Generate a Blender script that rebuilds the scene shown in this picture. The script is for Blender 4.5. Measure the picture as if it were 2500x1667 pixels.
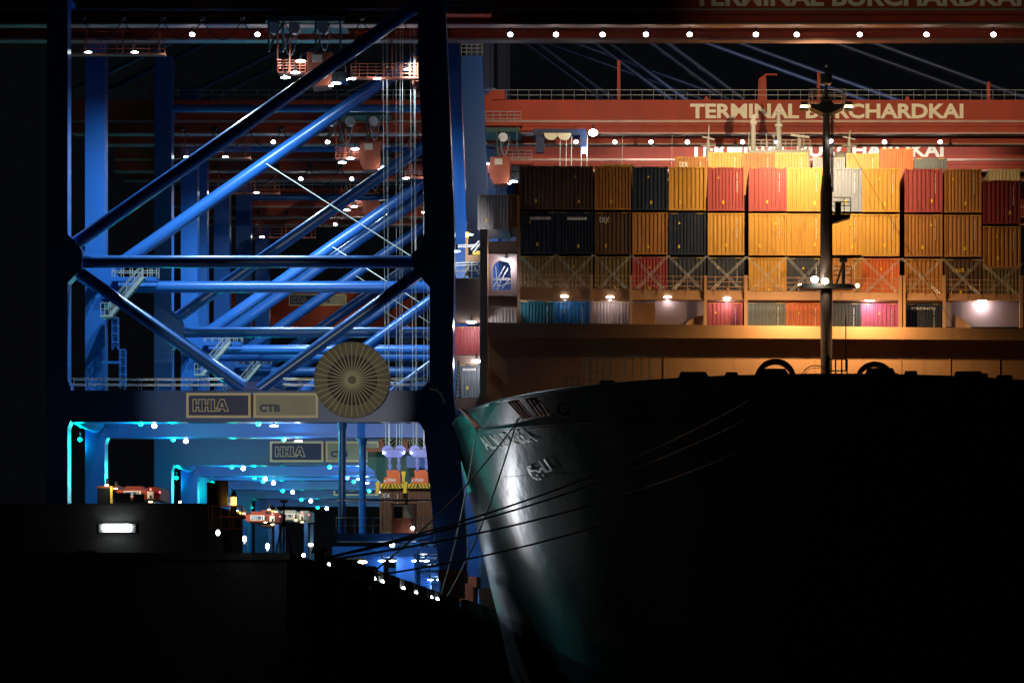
import bpy, math, random
from mathutils import Vector, Matrix
R = math.radians
random.seed(7)
for o in list(bpy.data.objects):
    bpy.data.objects.remove(o)
SC = bpy.context.scene
COL = SC.collection

# ------------------------------------------------------------------ camera, sky, exposure
F = 9542.0            # focal length in photograph pixels (2500 wide)
ZC = 2.5              # camera height above the water
VX, VY = 1650.0, 1650.0
cam = bpy.data.cameras.new('camera')
cam.sensor_width = 36.0
cam.lens = 36.0 * F / 2500.0
cam.shift_x = (1250 - VX) / 2500.0
cam.shift_y = (VY - 833.5) / 2500.0
cam.clip_start = 1.0
cam.clip_end = 6000
camo = bpy.data.objects.new('camera', cam)
camo.location = (0, 0, ZC)
camo.rotation_euler = (R(90), 0, 0)
COL.objects.link(camo)
SC.camera = camo

W = bpy.data.worlds.new('World')
SC.world = W
W.use_nodes = True
bg = W.node_tree.nodes['Background']
bg.inputs[0].default_value = (0.40, 0.46, 0.62, 1)
bg.inputs[1].default_value = 0.0045

SC.view_settings.view_transform = 'Standard'
SC.view_settings.look = 'None'
SC.view_settings.exposure = 0
SC.view_settings.gamma = 1
SC.render.engine = 'CYCLES'
SC.cycles.use_denoising = True
SC.cycles.max_bounces = 5
SC.cycles.diffuse_bounces = 2
SC.cycles.glossy_bounces = 3
SC.cycles.sample_clamp_indirect = 3.0
SC.cycles.use_light_tree = True
SC.cycles.caustics_reflective = False
SC.cycles.caustics_refractive = False


def S(d):
    return d / F


def P(px, py, d):
    return Vector(((px - VX) * d / F, d, ZC + (VY - py) * d / F))


# ------------------------------------------------------------------ materials
def mat(name, col, rough=0.5, metal=0.0, var=0.12, scale=0.6, bump=0.0, bscale=2.0, coat=0.0, stain=0.0):
    m = bpy.data.materials.new(name)
    m.use_nodes = True
    nt = m.node_tree
    b = nt.nodes['Principled BSDF']
    b.inputs['Roughness'].default_value = rough
    b.inputs['Metallic'].default_value = metal
    if coat:
        b.inputs['Coat Weight'].default_value = coat
        b.inputs['Coat Roughness'].default_value = 0.12
    tc = nt.nodes.new('ShaderNodeTexCoord')
    mp = nt.nodes.new('ShaderNodeMapping')
    mp.inputs['Scale'].default_value = (1, 1, 0.35)
    nt.links.new(tc.outputs['Object'], mp.inputs[0])
    n = nt.nodes.new('ShaderNodeTexNoise')
    n.inputs['Scale'].default_value = scale
    n.inputs['Detail'].default_value = 6
    nt.links.new(mp.outputs[0], n.inputs['Vector'])
    rp = nt.nodes.new('ShaderNodeValToRGB')
    rp.color_ramp.elements[0].position = 0.3
    rp.color_ramp.elements[1].position = 0.7
    c = col
    rp.color_ramp.elements[0].color = (c[0] * (1 - var), c[1] * (1 - var), c[2] * (1 - var), 1)
    rp.color_ramp.elements[1].color = (min(1, c[0] * (1 + var)), min(1, c[1] * (1 + var)), min(1, c[2] * (1 + var)), 1)
    nt.links.new(n.outputs['Fac'], rp.inputs[0])
    last = rp.outputs[0]
    if stain:
        n2 = nt.nodes.new('ShaderNodeTexNoise')
        n2.inputs['Scale'].default_value = scale * 5
        n2.inputs['Detail'].default_value = 8
        nt.links.new(mp.outputs[0], n2.inputs['Vector'])
        r2 = nt.nodes.new('ShaderNodeValToRGB')
        r2.color_ramp.elements[0].position = 0.56
        r2.color_ramp.elements[1].position = 0.72
        r2.color_ramp.elements[0].color = (0, 0, 0, 1)
        r2.color_ramp.elements[1].color = (stain, stain, stain, 1)
        nt.links.new(n2.outputs['Fac'], r2.inputs[0])
        mx = nt.nodes.new('ShaderNodeMixRGB')
        mx.inputs[2].default_value = (0.09, 0.05, 0.03, 1)
        nt.links.new(r2.outputs[0], mx.inputs[0])
        nt.links.new(last, mx.inputs[1])
        last = mx.outputs[0]
    nt.links.new(last, b.inputs['Base Color'])
    if bump:
        n3 = nt.nodes.new('ShaderNodeTexNoise')
        n3.inputs['Scale'].default_value = bscale
        n3.inputs['Detail'].default_value = 3
        nt.links.new(tc.outputs['Object'], n3.inputs['Vector'])
        bp = nt.nodes.new('ShaderNodeBump')
        bp.inputs['Strength'].default_value = bump
        bp.inputs['Distance'].default_value = 0.2
        nt.links.new(n3.outputs['Fac'], bp.inputs['Height'])
        nt.links.new(bp.outputs[0], b.inputs['Normal'])
    return m


def glow(name, col, strength):
    m = bpy.data.materials.new(name)
    m.use_nodes = True
    b = m.node_tree.nodes['Principled BSDF']
    b.inputs['Base Color'].default_value = (0.8, 0.8, 0.8, 1)
    b.inputs['Emission Color'].default_value = (*col, 1)
    b.inputs['Emission Strength'].default_value = strength
    m.cycles.emission_sampling = 'NONE'
    return m


M = {
    'blue': mat('crane_blue_paint', (0.017, 0.095, 0.37), 0.29, 0, 0.10, 0.25, stain=0.12),
    'red': mat('boom_red_paint', (0.36, 0.036, 0.010), 0.6, 0, 0.16, 0.3, stain=0.3),
    'steel': mat('galvanised_steel', (0.55, 0.56, 0.55), 0.35, 0.6, 0.1, 1.0),
    'rope': mat('wire_rope', (0.62, 0.64, 0.62), 0.4, 0.4, 0.1, 3),
    'hawser': mat('mooring_rope', (0.30, 0.28, 0.24), 0.8, 0, 0.2, 4),
    'staydim': mat('stay_dimmed_blue', (0.004, 0.018, 0.075), 0.5),  # crane blue darkened in the colour itself so the stays look dimly lit
    'black': mat('black_rubber', (0.012, 0.012, 0.013), 0.6),
    'cream': mat('cream_sign_paint', (0.85, 0.78, 0.55), 0.5, 0, 0.05, 1),
    'navy': mat('sign_navy', (0.008, 0.03, 0.16), 0.5),
    'signgrey': mat('sign_grey', (0.40, 0.43, 0.36), 0.55),
    'brownbar': mat('sign_brown', (0.10, 0.03, 0.02), 0.6),
    'letter': mat('cream_lettering', (0.92, 0.88, 0.72), 0.5, 0, 0.04, 1),
    'white': mat('white_paint', (0.78, 0.78, 0.75), 0.5, 0, 0.06),
    'hullname': mat('hull_name_paint', (0.75, 0.75, 0.72), 0.5),
    'spoke': mat('reel_spoke_paint', (0.55, 0.52, 0.38), 0.5),
    'strip': mat('rail_sheen_paint', (0.38, 0.24, 0.20), 0.4, 0.3, 0.15, 0.8),  # pale pinkish steel; the rail's reflected light is painted into the colour
    'reel': mat('cable_reel_tan', (0.17, 0.16, 0.11), 0.6, 0, 0.15, 1),
    'deckbrown': mat('ship_buff_paint', (0.46, 0.25, 0.13), 0.55, 0, 0.10, 0.25, bump=0.08, stain=0.25),
    'hull': mat('hull_grey_paint', (0.13, 0.125, 0.135), 0.45, 0.5, 0.14, 0.12, bump=0.35, bscale=0.45, stain=0.1),
    'mast': mat('mast_paint', (0.13, 0.09, 0.07), 0.5, 0, 0.15, 0.5),
    'shipwhite': mat('superstructure_grey', (0.55, 0.57, 0.55), 0.5, 0, 0.08),
    'pink': mat('pale_coaming_paint', (0.27, 0.20, 0.20), 0.6, 0, 0.08),
    'concrete': mat('quay_concrete', (0.055, 0.052, 0.045), 0.9, 0, 0.25, 0.2, bump=0.3),
    'darkwall': mat('dark_wall_render', (0.06, 0.06, 0.055), 0.85, 0, 0.25, 0.3, stain=0.4),
    'yellow': mat('safety_yellow', (0.85, 0.55, 0.02), 0.5, 0, 0.08),
    'orangered': mat('spreader_orange', (0.75, 0.14, 0.03), 0.5, 0, 0.1),
    'violet': mat('headblock_blue', (0.16, 0.20, 0.62), 0.45, 0, 0.08),
    'greenbox': mat('machinery_green', (0.02, 0.07, 0.06), 0.5, 0, 0.2),
    'glass': mat('dark_glass', (0.02, 0.025, 0.03), 0.08, 0, 0.05),
    'palew': mat('window_panel', (0.62, 0.58, 0.46), 0.5),
    'rust': mat('rusty_red', (0.32, 0.08, 0.04), 0.7, 0, 0.3, 1, stain=0.5),
    'carriergrey': mat('carrier_grey', (0.40, 0.42, 0.38), 0.6),
    'lampw': glow('cool_white_lamp', (0.85, 0.95, 1.0), 30),
    'lampc': glow('green_lamp', (0.0, 1.0, 0.72), 9),
    'lampo': glow('warm_lamp', (1.0, 0.72, 0.32), 25),
    'lampb': glow('beacon_glow', (1.0, 0.42, 0.07), 5),
    'lampr': glow('red_lamp', (1.0, 0.05, 0.08), 8),
    'water': mat('harbour_water', (0.003, 0.005, 0.006), 0.12, 0, 0.1, bump=0.4, bscale=0.6),
}
HULLNT = M['hull'].node_tree
tg_ = HULLNT.nodes.new('ShaderNodeTangent'); tg_.direction_type = 'RADIAL'; tg_.axis = 'Z'
hb_ = HULLNT.nodes['Principled BSDF']
hb_.inputs['Anisotropic'].default_value = 0.93
hb_.inputs['Anisotropic Rotation'].default_value = 0.25
HULLNT.links.new(tg_.outputs[0], hb_.inputs['Tangent'])
CM = {}
for k, c in {'brown': (0.36, 0.15, 0.035), 'load': (0.17, 0.075, 0.035), 'gold': (0.52, 0.27, 0.045), 'dbrown': (0.09, 0.045, 0.025),
             'navy': (0.012, 0.022, 0.045), 'red': (0.35, 0.06, 0.06), 'dred': (0.20, 0.02, 0.02),
             'grey': (0.24, 0.28, 0.36), 'slate': (0.12, 0.15, 0.18), 'char': (0.035, 0.04, 0.055), 'orange': (0.55, 0.12, 0.03),
             'teal': (0.015, 0.12, 0.18), 'blue': (0.01, 0.14, 0.38), 'mauve': (0.36, 0.29, 0.27),
             'maroon': (0.30, 0.05, 0.05), 'magenta': (0.42, 0.07, 0.16), 'white': (0.55, 0.52, 0.50),
             'cream': (0.75, 0.62, 0.35), 'yellow': (0.55, 0.31, 0.07), 'olive': (0.17, 0.12, 0.05),
             'tan': (0.33, 0.145, 0.03)}.items():
    CM[k] = mat('container_' + k + '_paint', c, 0.5, 0, 0.13, 0.5, stain=0.35)


# ------------------------------------------------------------------ mesh builder
class MB:
    def __init__(s):
        s.v = []
        s.f = []

    def add(s, vs, fs):
        n = len(s.v)
        s.v += [tuple(v) for v in vs]
        s.f += [tuple(i + n for i in f) for f in fs]
        return s

    def box(s, x0, x1, y0, y1, z0, z1):
        if x0 > x1: x0, x1 = x1, x0
        if y0 > y1: y0, y1 = y1, y0
        if z0 > z1: z0, z1 = z1, z0
        return s.add([(x0, y0, z0), (x1, y0, z0), (x1, y1, z0), (x0, y1, z0), (x0, y0, z1), (x1, y0, z1), (x1, y1, z1), (x0, y1, z1)],
                     [(0, 3, 2, 1), (4, 5, 6, 7), (0, 1, 5, 4), (1, 2, 6, 5), (2, 3, 7, 6), (3, 0, 4, 7)])

    def tube(s, a, b, r, n=8, r2=None):
        a = Vector(a); b = Vector(b)
        d = b - a
        if d.length < 1e-6: return s
        r2 = r if r2 is None else r2
        q = d.to_track_quat('Z', 'Y')
        vs = []
        for p, rr in ((a, r), (b, r2)):
            for i in range(n):
                t = 2 * math.pi * (i + 0.5) / n
                vs.append(p + q @ Vector((math.cos(t) * rr, math.sin(t) * rr, 0)))
        fs = [(i, (i + 1) % n, n + (i + 1) % n, n + i) for i in range(n)]
        fs += [tuple(range(n - 1, -1, -1)), tuple(range(n, 2 * n))]
        return s.add(vs, fs)

    def path(s, pts, r, n=6):
        for a, b in zip(pts, pts[1:]):
            s.tube(a, b, r, n)
        return s

    def beam(s, a, b, w, h):
        """rectangular bar a->b, w across (horizontal), h up"""
        a = Vector(a); b = Vector(b)
        d = (b - a).normalized()
        side = d.cross(Vector((0, 0, 1)))
        if side.length < 1e-4: side = Vector((1, 0, 0))
        side.normalize()
        up = side.cross(d).normalized()
        vs = []
        for p in (a, b):
            for (i, j) in ((-1, -1), (1, -1), (1, 1), (-1, 1)):
                vs.append(p + side * i * w / 2 + up * j * h / 2)
        return s.add(vs, [(0, 3, 2, 1), (4, 5, 6, 7), (0, 1, 5, 4), (1, 2, 6, 5), (2, 3, 7, 6), (3, 0, 4, 7)])

    def prism(s, pts, y0, y1):
        """polygon of (x,z) points extruded in y"""
        a = sum(p[0] * q[1] - q[0] * p[1] for p, q in zip(pts, pts[1:] + pts[:1]))
        if a < 0: pts = pts[::-1]
        n = len(pts)
        vs = [(x, y0, z) for x, z in pts] + [(x, y1, z) for x, z in pts]
        fs = [tuple(range(n)), tuple(range(2 * n - 1, n - 1, -1))]
        fs += [(j, i, n + i, n + j) for i in range(n) for j in [(i + 1) % n]]
        return s.add(vs, fs)

    def ball(s, c, r, n=10, sz=1.0, sx=1.0):
        c = Vector(c); vs = []; fs = []
        m = n // 2
        for j in range(m + 1):
            ph = math.pi * j / m
            for i in range(n):
                t = 2 * math.pi * i / n
                vs.append(c + Vector((math.sin(ph) * math.cos(t) * r * sx, math.sin(ph) * math.sin(t) * r, math.cos(ph) * r * sz)))
        for j in range(m):
            for i in range(n):
                a = j * n + i; b = j * n + (i + 1) % n
                fs.append((a, a + n, b + n, b))
        return s.add(vs, fs)

    def ring(s, c, r0, r1, y0, y1, n=48, a0=0, a1=360):
        """annulus facing -y"""
        vs = []; fs = []
        full = abs(a1 - a0) >= 360
        k = n if full else n + 1
        for i in range(k):
            t = R(a0 + (a1 - a0) * i / n)
            for r, y in ((r0, y0), (r1, y0), (r1, y1), (r0, y1)):
                vs.append((c[0] + math.cos(t) * r, c[1] + y, c[2] + math.sin(t) * r))
        for i in range(n):
            a = 4 * i; b = 4 * ((i + 1) % k)
            for j in range(4):
                fs.append((a + j, a + (j + 1) % 4, b + (j + 1) % 4, b + j))
        return s.add(vs, fs)

    def build(s, name, m, parent=None, smooth=False, origin=None):
        me = bpy.data.meshes.new(name)
        vs = s.v
        if origin is not None:
            vs = [(v[0] - origin[0], v[1] - origin[1], v[2] - origin[2]) for v in vs]
        me.from_pydata(vs, [], s.f)
        me.materials.append(m)
        if smooth:
            me.polygons.foreach_set('use_smooth', [True] * len(me.polygons))
            try:
                me.set_sharp_from_angle(angle=R(40))
            except Exception:
                pass
        o = bpy.data.objects.new(name, me)
        if origin is not None:
            o.location = origin
        COL.objects.link(o)
        if parent is not None:
            o.parent = parent
            if parent.location.length > 0 and origin is None:
                o.matrix_parent_inverse = Matrix.Translation(-WL(parent))
            elif origin is not None:
                o.location = Vector(origin) - WL(parent)
        return o


def WL(o):
    v = Vector(o.location)
    p = o.parent
    if p is not None:
        if o.matrix_parent_inverse != Matrix.Identity(4):
            v = v + o.matrix_parent_inverse.translation
        v = v + WL(p)
    return v


def tag(o, label=None, cat=None, group=None, kind=None):
    if label: o['label'] = label
    if cat: o['category'] = cat
    if group: o['group'] = group
    if kind: o['kind'] = kind
    return o


def thing(name, label, cat, loc=(0, 0, 0), group=None):
    o = bpy.data.objects.new(name, None)
    o.empty_display_size = 0.5
    o.location = loc
    COL.objects.link(o)
    return tag(o, label, cat, group)


def kids(o):
    return [c for c in bpy.data.objects if c.parent == o]


def copy_tree(o, par=None, cmap=None):
    if cmap is None:
        cmap = {}
        for c in bpy.data.objects:
            if c.parent: cmap.setdefault(c.parent.name, []).append(c)
    c = o.copy()
    COL.objects.link(c)
    c.parent = par
    if par: c.matrix_parent_inverse = o.matrix_parent_inverse.copy()
    for ch in cmap.get(o.name, []):
        copy_tree(ch, c, cmap)
    return c


def light(kind, name, loc, energy, col, parent=None, size=0.25, aim=None, cone=120, blend=0.6):
    l = bpy.data.lights.new(name, kind)
    l.energy = energy
    l.color = col
    l.shadow_soft_size = min(size, 0.12)
    if kind == 'SPOT':
        l.spot_size = R(cone)
        l.spot_blend = blend
    o = bpy.data.objects.new(name, l)
    o.location = loc
    if aim is not None:
        o.rotation_euler = (Vector(aim) - Vector(loc)).to_track_quat('-Z', 'Y').to_euler()
    COL.objects.link(o)
    if parent is not None:
        o.parent = parent
        o.matrix_parent_inverse = Matrix.Translation(-WL(parent))
    return o


def text(s, name, m, x0, x1, z0, z1, y, parent=None, thick=0.02, bold=0.0, shear=0.0):
    cu = bpy.data.curves.new(name, 'FONT')
    cu.body = s
    cu.extrude = 0.01
    cu.offset = bold
    cu.resolution_u = 3
    t = bpy.data.objects.new(name, cu)
    COL.objects.link(t)
    dg = bpy.context.evaluated_depsgraph_get()
    me = bpy.data.meshes.new_from_object(t.evaluated_get(dg))
    bpy.data.objects.remove(t)
    co = [v.co.copy() for v in me.vertices]
    ax, bx = min(c.x for c in co), max(c.x for c in co)
    ay, by = min(c.y for c in co), max(c.y for c in co)
    for v, c in zip(me.vertices, co):
        u = (c.x - ax) / (bx - ax); w = (c.y - ay) / (by - ay)
        v.co = (x0 + (x1 - x0) * u + shear * w, y - (thick if c.z > 0 else 0), z0 + (z1 - z0) * w)
    me.materials.clear(); me.materials.append(m)
    o = bpy.data.objects.new(name, me)
    COL.objects.link(o)
    if parent is not None:
        o.parent = parent
        o.matrix_parent_inverse = Matrix.Translation(-WL(parent))
    return o


def railing(mb, a, b, h=1.1, n=6, r=0.028, mid=2):
    a = Vector(a); b = Vector(b)
    for i in range(mid + 1):
        z = h * (i + 1) / (mid + 1)
        mb.tube(a + Vector((0, 0, z)), b + Vector((0, 0, z)), r, 6)
    for i in range(n + 1):
        p = a.lerp(b, i / n)
        mb.tube(p, p + Vector((0, 0, h)), r, 6)
    return mb
# ================================================================== SETTING
MB().add([(-900, -60, 0), (900, -60, 0), (900, 2500, 0), (-900, 2500, 0)], [(0, 1, 2, 3)]).build('harbour_water', M['water'])
bpy.data.objects['harbour_water']['kind'] = 'structure'
QX, QZ = -13.1, ZC + 3.9
q = MB()
q.box(-400, QX, 131.6, 1500, -3, QZ)
# coping and the vertical panels of the quay face
q.box(-400, QX + 0.12, 131.3, 1500, QZ + 0.003, QZ + 0.25)
for i in range(60):
    y = 133 + i * 4.5
    q.box(QX + 0.003, QX + 0.16, y, y + 0.5, -3, QZ - 0.02)
tag(q.build('quay', M['concrete']), kind='structure')

D1 = 250.0
s1 = S(D1)


def cx(px): return (px - VX) * s1
def cz(py): return ZC + (VY - py) * s1


# ================================================================== CRANE (pixel numbers are those of the nearest crane's waterside frame)
def poly(pts): return [(cx(a), cz(b)) for a, b in pts]


def lamp_fix(parent, p, r=0.28, m='lampw', name='lamp', shape='ball'):
    b = MB()
    if shape == 'ball':
        b.ball(p, r, 10, 0.85)
    else:
        b.ball(p, r, 10, 0.32, 1.6)
    o = b.build(name, M[m], parent, True, origin=p)
    h = MB()
    h.tube(Vector(p) + Vector((0, 0.12, r * 0.8)), Vector(p) + Vector((0, 0.12, r * 0.8 + 0.35)), 0.07, 6)
    h.tube(Vector(p) + Vector((0, 0.06, r * 0.55)), Vector(p) + Vector((0, 0.06, r * 0.95)), r * 0.9, 10, r * 0.5)
    h.build('housing', M['black'], o)
    return o


def hhla_strokes(mb, x0, x1, z0, z1, y, t):
    """outlined block letters H H L A as closed line loops"""
    U = (x1 - x0) / 86.0; V = (z1 - z0) / 28.0
    H = [(0, 0), (8, 0), (8, 10), (14, 10), (14, 0), (22, 0), (22, 28), (14, 28), (14, 17), (8, 17), (8, 28), (0, 28)]
    L = [(0, 0), (17, 0), (19, 6.5), (8, 6.5), (8, 28), (0, 28)]
    A = [(0, 0), (9, 0), (11, 5), (20, 5), (22, 0), (31, 0), (20, 28), (11, 28)]
    A2 = [(13, 11), (18, 11), (15.5, 19)]
    for off, pl in ((0, H), (22, H), (44, L), (54.5, A), (54.5, A2)):
        n = len(pl)
        for i in range(n):
            a = pl[i]; b = pl[(i + 1) % n]
            A_ = Vector((x0 + (a[0] + off) * U, y, z0 + a[1] * V)); B_ = Vector((x0 + (b[0] + off) * U, y, z0 + b[1] * V))
            d = (B_ - A_).normalized() * t * 0.4
            A_ -= d; B_ += d
            nn = Vector((-(B_ - A_).z, 0, (B_ - A_).x)).normalized() * t / 2
            vs = [A_ - nn, B_ - nn, B_ + nn, A_ + nn]
            k = y - 0.02
            mb.add([(v.x, y, v.z) for v in vs] + [(v.x, k, v.z) for v in vs],
                   [(0, 1, 2, 3), (7, 6, 5, 4), (0, 4, 5, 1), (1, 5, 6, 2), (2, 6, 7, 3), (3, 7, 4, 0)])
    return mb


def sign_parts(parent, x0, x1, z0, z1, y, txt='CTB', t=None):
    """HHLA / CTB double sign: frames, panels, lettering"""
    w = x1 - x0; h = z1 - z0
    t = t or h * 0.1
    fr = MB()
    gx = x0 + w * 0.489; g2 = x0 + w * 0.509
    for a, b in ((x0, gx), (g2, x1)):
        fr.box(a, b, y - 0.06, y, z1 - t, z1)
        fr.box(a, b, y - 0.06, y, z0, z0 + t)
        fr.box(a, a + t, y - 0.06, y, z0 + t, z1 - t)
        fr.box(b - t, b, y - 0.06, y, z0 + t, z1 - t)
    fo = fr.build('sign_frame', M['cream'], parent)
    MB().box(x0 + t, gx - t, y - 0.03, y - 0.004, z0 + t, z1 - t).build('sign_panel', M['navy'], fo)
    MB().box(g2 + t, x1 - t, y - 0.03, y - 0.004, z0 + t, z1 - t).build('sign_panel', M['signgrey'], fo)
    MB().box(gx + 0.01, g2 - 0.01, y - 0.05, y, z0 + t, z1 - t).build('divider', M['brownbar'], fo)
    hhla_strokes(MB(), x0 + w * 0.050, x0 + w * 0.322, z0 + h * 0.27, z0 + h * 0.74, y - 0.034, h * 0.030).build('logo', M['cream'], fo)
    text(txt, 'lettering', M['navy'], x0 + w * 0.555, x0 + w * 0.713, z0 + h * 0.24, z0 + h * 0.54, y - 0.034, fo, 0.02, 0.045)
    return fo


def seams(mb, a, b, r, n):
    """raised weld rings along a tube"""
    a = Vector(a); b = Vector(b); d = (b - a).normalized() * 0.03
    for i in range(1, n):
        p = a.lerp(b, i / n)
        mb.tube(p - d, p + d, r + 0.018, 24)
    return mb


def make_crane():
    T = thing('gantry_crane', 'nearest blue gantry crane with round cable reel hung on its portal beam', 'crane', (cx(600), D1, QZ + 0.26), 'ship to shore cranes along the quay')
    th = 1.5
    DZ = 16.25
    for k, y0 in enumerate((D1, D1 + DZ)):
        y1 = y0 + th
        leg = MB().prism(poly([(114, -175), (165, -175), (165, 572), (185, 590), (200, 612), (200, 660), (186, 668), (165, 690), (165, 925), (172, 948), (172, 1026), (165, 1045), (165, 1470), (114, 1470)]), y0, y1)
        leg.build('landside_leg', M['blue'], T)
        leg = MB().prism(poly([(1018, -175), (1080, -175), (1086, 0), (1100, 330), (1110, 590), (1106, 800), (1106, 950), (1120, 1100), (1131, 1200), (1138, 1300), (1140, 1393), (1072, 1393), (1057, 1270), (1049, 1180), (1035, 1050), (1022, 1030), (1030, 948), (1048, 930), (1049, 700), (1020, 668), (1005, 645), (1005, 620), (1030, 598), (1037, 560), (1029, 300), (1021, 180)]), y0, y1)
        leg.build('waterside_leg', M['blue'], T)
        MB().box(cx(172.2), cx(1029.8), y0 + 0.004, y1 - 0.004, cz(1026), cz(953)).build('portal_beam', M['blue'], T)
        e = MB()
        e.box(cx(175), cx(1020), y0 - 0.10, y1 + 0.1, cz(1030), cz(1026.3))
        e.build('beam_flange', M['blue'], T)
        ym = y0 + 0.75
        seams(MB().tube((cx(190), ym, cz(636)), (cx(1012), ym, cz(636)), 0.40, 24), (cx(190), ym, cz(636)), (cx(1012), ym, cz(636)), 0.40, 5).build('horizontal_tube', M['blue'], T, True)
        seams(MB().tube((cx(150), ym, cz(612)), (cx(1040), ym, cz(-8)), 0.44, 24), (cx(150), ym, cz(612)), (cx(1040), ym, cz(-8)), 0.44, 6).build('upper_diagonal_tube', M['blue'], T, True)
        MB().tube((cx(170), ym, cz(648)), (cx(592), ym, cz(948)), 0.38, 24).build('lower_diagonal_tube', M['blue'], T, True)
        MB().tube((cx(1040), ym, cz(650)), (cx(630), ym, cz(948)), 0.38, 24).build('lower_diagonal_tube', M['blue'], T, True)
        MB().tube((cx(150), ym, cz(-24)), (cx(1040), ym, cz(-24)), 0.30, 16).build('top_tube', M['blue'], T, True)
        g = MB().prism(poly([(540, 954), (560, 943), (592, 930), (640, 930), (665, 943), (700, 954)]), ym - 0.12, ym + 0.12)
        g.build('gusset_plate', M['blue'], T)
        rl = MB()
        railing(rl, (cx(172), y0 + 0.1, cz(951)), (cx(545), y0 + 0.1, cz(951)), 0.72, 9, 0.026, 1)
        railing(rl, (cx(690), y0 + 0.1, cz(951)), (cx(1040), y0 + 0.1, cz(951)), 0.72, 9, 0.026, 1)
        railing(rl, (cx(172), y1 - 0.1, cz(951)), (cx(545), y1 - 0.1, cz(951)), 0.72, 9, 0.026, 1)
        railing(rl, (cx(690), y1 - 0.1, cz(951)), (cx(1040), y1 - 0.1, cz(951)), 0.72, 9, 0.026, 1)
        rl.build('beam_railing', M['steel'], T)
        # underside lamps: green signal lamps and white downlights
        for px in ((341, 629) if k == 0 else (98, 341, 629)):
            p = (cx(px), y0 + 0.45, cz(1034))
            o = lamp_fix(T, p, 0.155, 'lampc', 'green_lamp')
            light('POINT' if px < 600 else 'SPOT', 'green_lamp_light', (p[0], p[1] + (-0.45 if k else 0.7), p[2] - 0.45), 1000 if (px < 600 or k) else 60, (0.0, 0.95, 0.75), T, 0.12, aim=(p[0] - 5, p[1], p[2] + 3.5), cone=165, blend=0.4)
        for px in (374, 667):
            p = (cx(px), y0 + 0.5, cz(1038))
            lamp_fix(T, p, 0.17, 'lampw', 'downlight', 'oval' if px > 500 else 'ball')
        light('POINT', 'downlight_light', (cx(667), y0 + (0.9 if k == 0 else -0.3), cz(1050)), 300, (0.4, 0.9, 1.0), T, 0.2)
        # pipe column under the beam
        c = MB().tube((cx(833), y0 + 0.7, cz(1050)), (cx(833), y0 + 0.7, cz(1300)), 0.24, 16)
        c.tube((cx(833), y0 + 0.7, cz(1030.3)), (cx(833), y0 + 0.7, cz(1050)), 0.34, 16, 0.24)
        c.build('hanger_column', M['blue'], T, True)
    # side ties between the two frames
    for px, py in ((140, 636), (1070, 636), (140, -24), (1062, -24), (140, 990), (1078, 990)):
        MB().tube((cx(px), D1 + th, cz(py)), (cx(px), D1 + DZ, cz(py)), 0.38 if py != 990 else 0.7, 16).build('side_tie', M['blue'], T, True)
    # rail bogies
    for px in (140, 1105):
        for yy in (D1 + 0.75, D1 + DZ + 0.75):
            b = MB()
            b.box(cx(px) - 0.8, cx(px) + 0.8, yy - 2.8, yy + 2.8, cz(1420), cz(1393.3) + (0.0))
            b.box(cx(px) - 0.6, cx(px) + 0.6, yy - 3.2, yy - 0.3, cz(1458), cz(1421))
            b.box(cx(px) - 0.6, cx(px) + 0.6, yy + 0.3, yy + 3.2, cz(1458), cz(1421))
            bo = b.build('bogie', M['rust'], T)
            for dy in (-2.4, -1.1, 1.1, 2.4):
                MB().tube((cx(px) - 0.25, yy + dy, QZ + 0.72), (cx(px) + 0.25, yy + dy, QZ + 0.72), 0.42, 14).build('wheel', M['black'], bo)
    # cable reel with spokes
    rc = (cx(862), D1 - 0.95, cz(930))
    rr = 92.5 * s1
    rim = MB()
    rim.ring(rc, rr - 0.05, rr, 0.0, 0.5, 64)
    rim.ring(rc, rr * 0.66, rr - 0.05, 0.32, 0.36, 64)
    ro = rim.build('cable_reel', M['reel'], T, origin=rc)
    MB().ring(rc, 0.0, rr * 0.66, 0.40, 0.44, 48).build('reel_core', M['black'], ro)
    sp = MB()
    for i in range(36):
        a = 2 * math.pi * i / 36
        ca, sa = math.cos(a), math.sin(a)
        sp.tube((rc[0] + ca * 0.25, rc[1] + 0.1, rc[2] + sa * 0.25), (rc[0] + ca * (rr - 0.03), rc[1] + 0.02, rc[2] + sa * (rr - 0.03)), 0.04, 5)
    sp.build('spokes', M['spoke'], ro)
    MB().tube((rc[0], rc[1] - 0.1, rc[2]), (rc[0], rc[1] + 0.9, rc[2]), 0.26, 16).build('hub', M['mast'], ro, True)
    # sign on the waterside face
    sign_parts(T, cx(455), cx(777), cz(1020), cz(959), D1 - 0.01)
    # curved scale plate on the leg
    g = MB().ring((cx(1051), D1 - 0.03, cz(983)), 30 * s1, 35 * s1, 0, 0.025, 16, -5, 95)
    for a in (8, 40, 65, 90):
        t = R(a)
        g.beam((cx(1051) + math.cos(t) * 34 * s1, D1 - 0.02, cz(983) + math.sin(t) * 34 * s1), (cx(1051) + math.cos(t) * 39 * s1, D1 - 0.02, cz(983) + math.sin(t) * 39 * s1), 0.02, 0.13)
    g.build('scale_plate', M['white'], T)
    # maintenance platform low on the waterside frame
    pf = MB()
    pf.box(cx(820), cx(1056), D1 + 0.2, D1 + 2.6, cz(1320), cz(1301))
    po = pf.build('sill_platform', M['blue'], T)
    rl = MB()
    railing(rl, (cx(820), D1 + 0.25, cz(1300.8)), (cx(955), D1 + 0.25, cz(1300.8)), 1.0, 6, 0.022, 1)
    railing(rl, (cx(1015), D1 + 0.25, cz(1300.8)), (cx(1064), D1 + 0.25, cz(1300.8)), 0.95, 3, 0.022, 1)
    rl.build('railing', M['steel'], po)
    hb = MB().box(cx(957), cx(1013), D1 - 0.3, D1 + 1.6, cz(1300.8), cz(1266))
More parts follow.
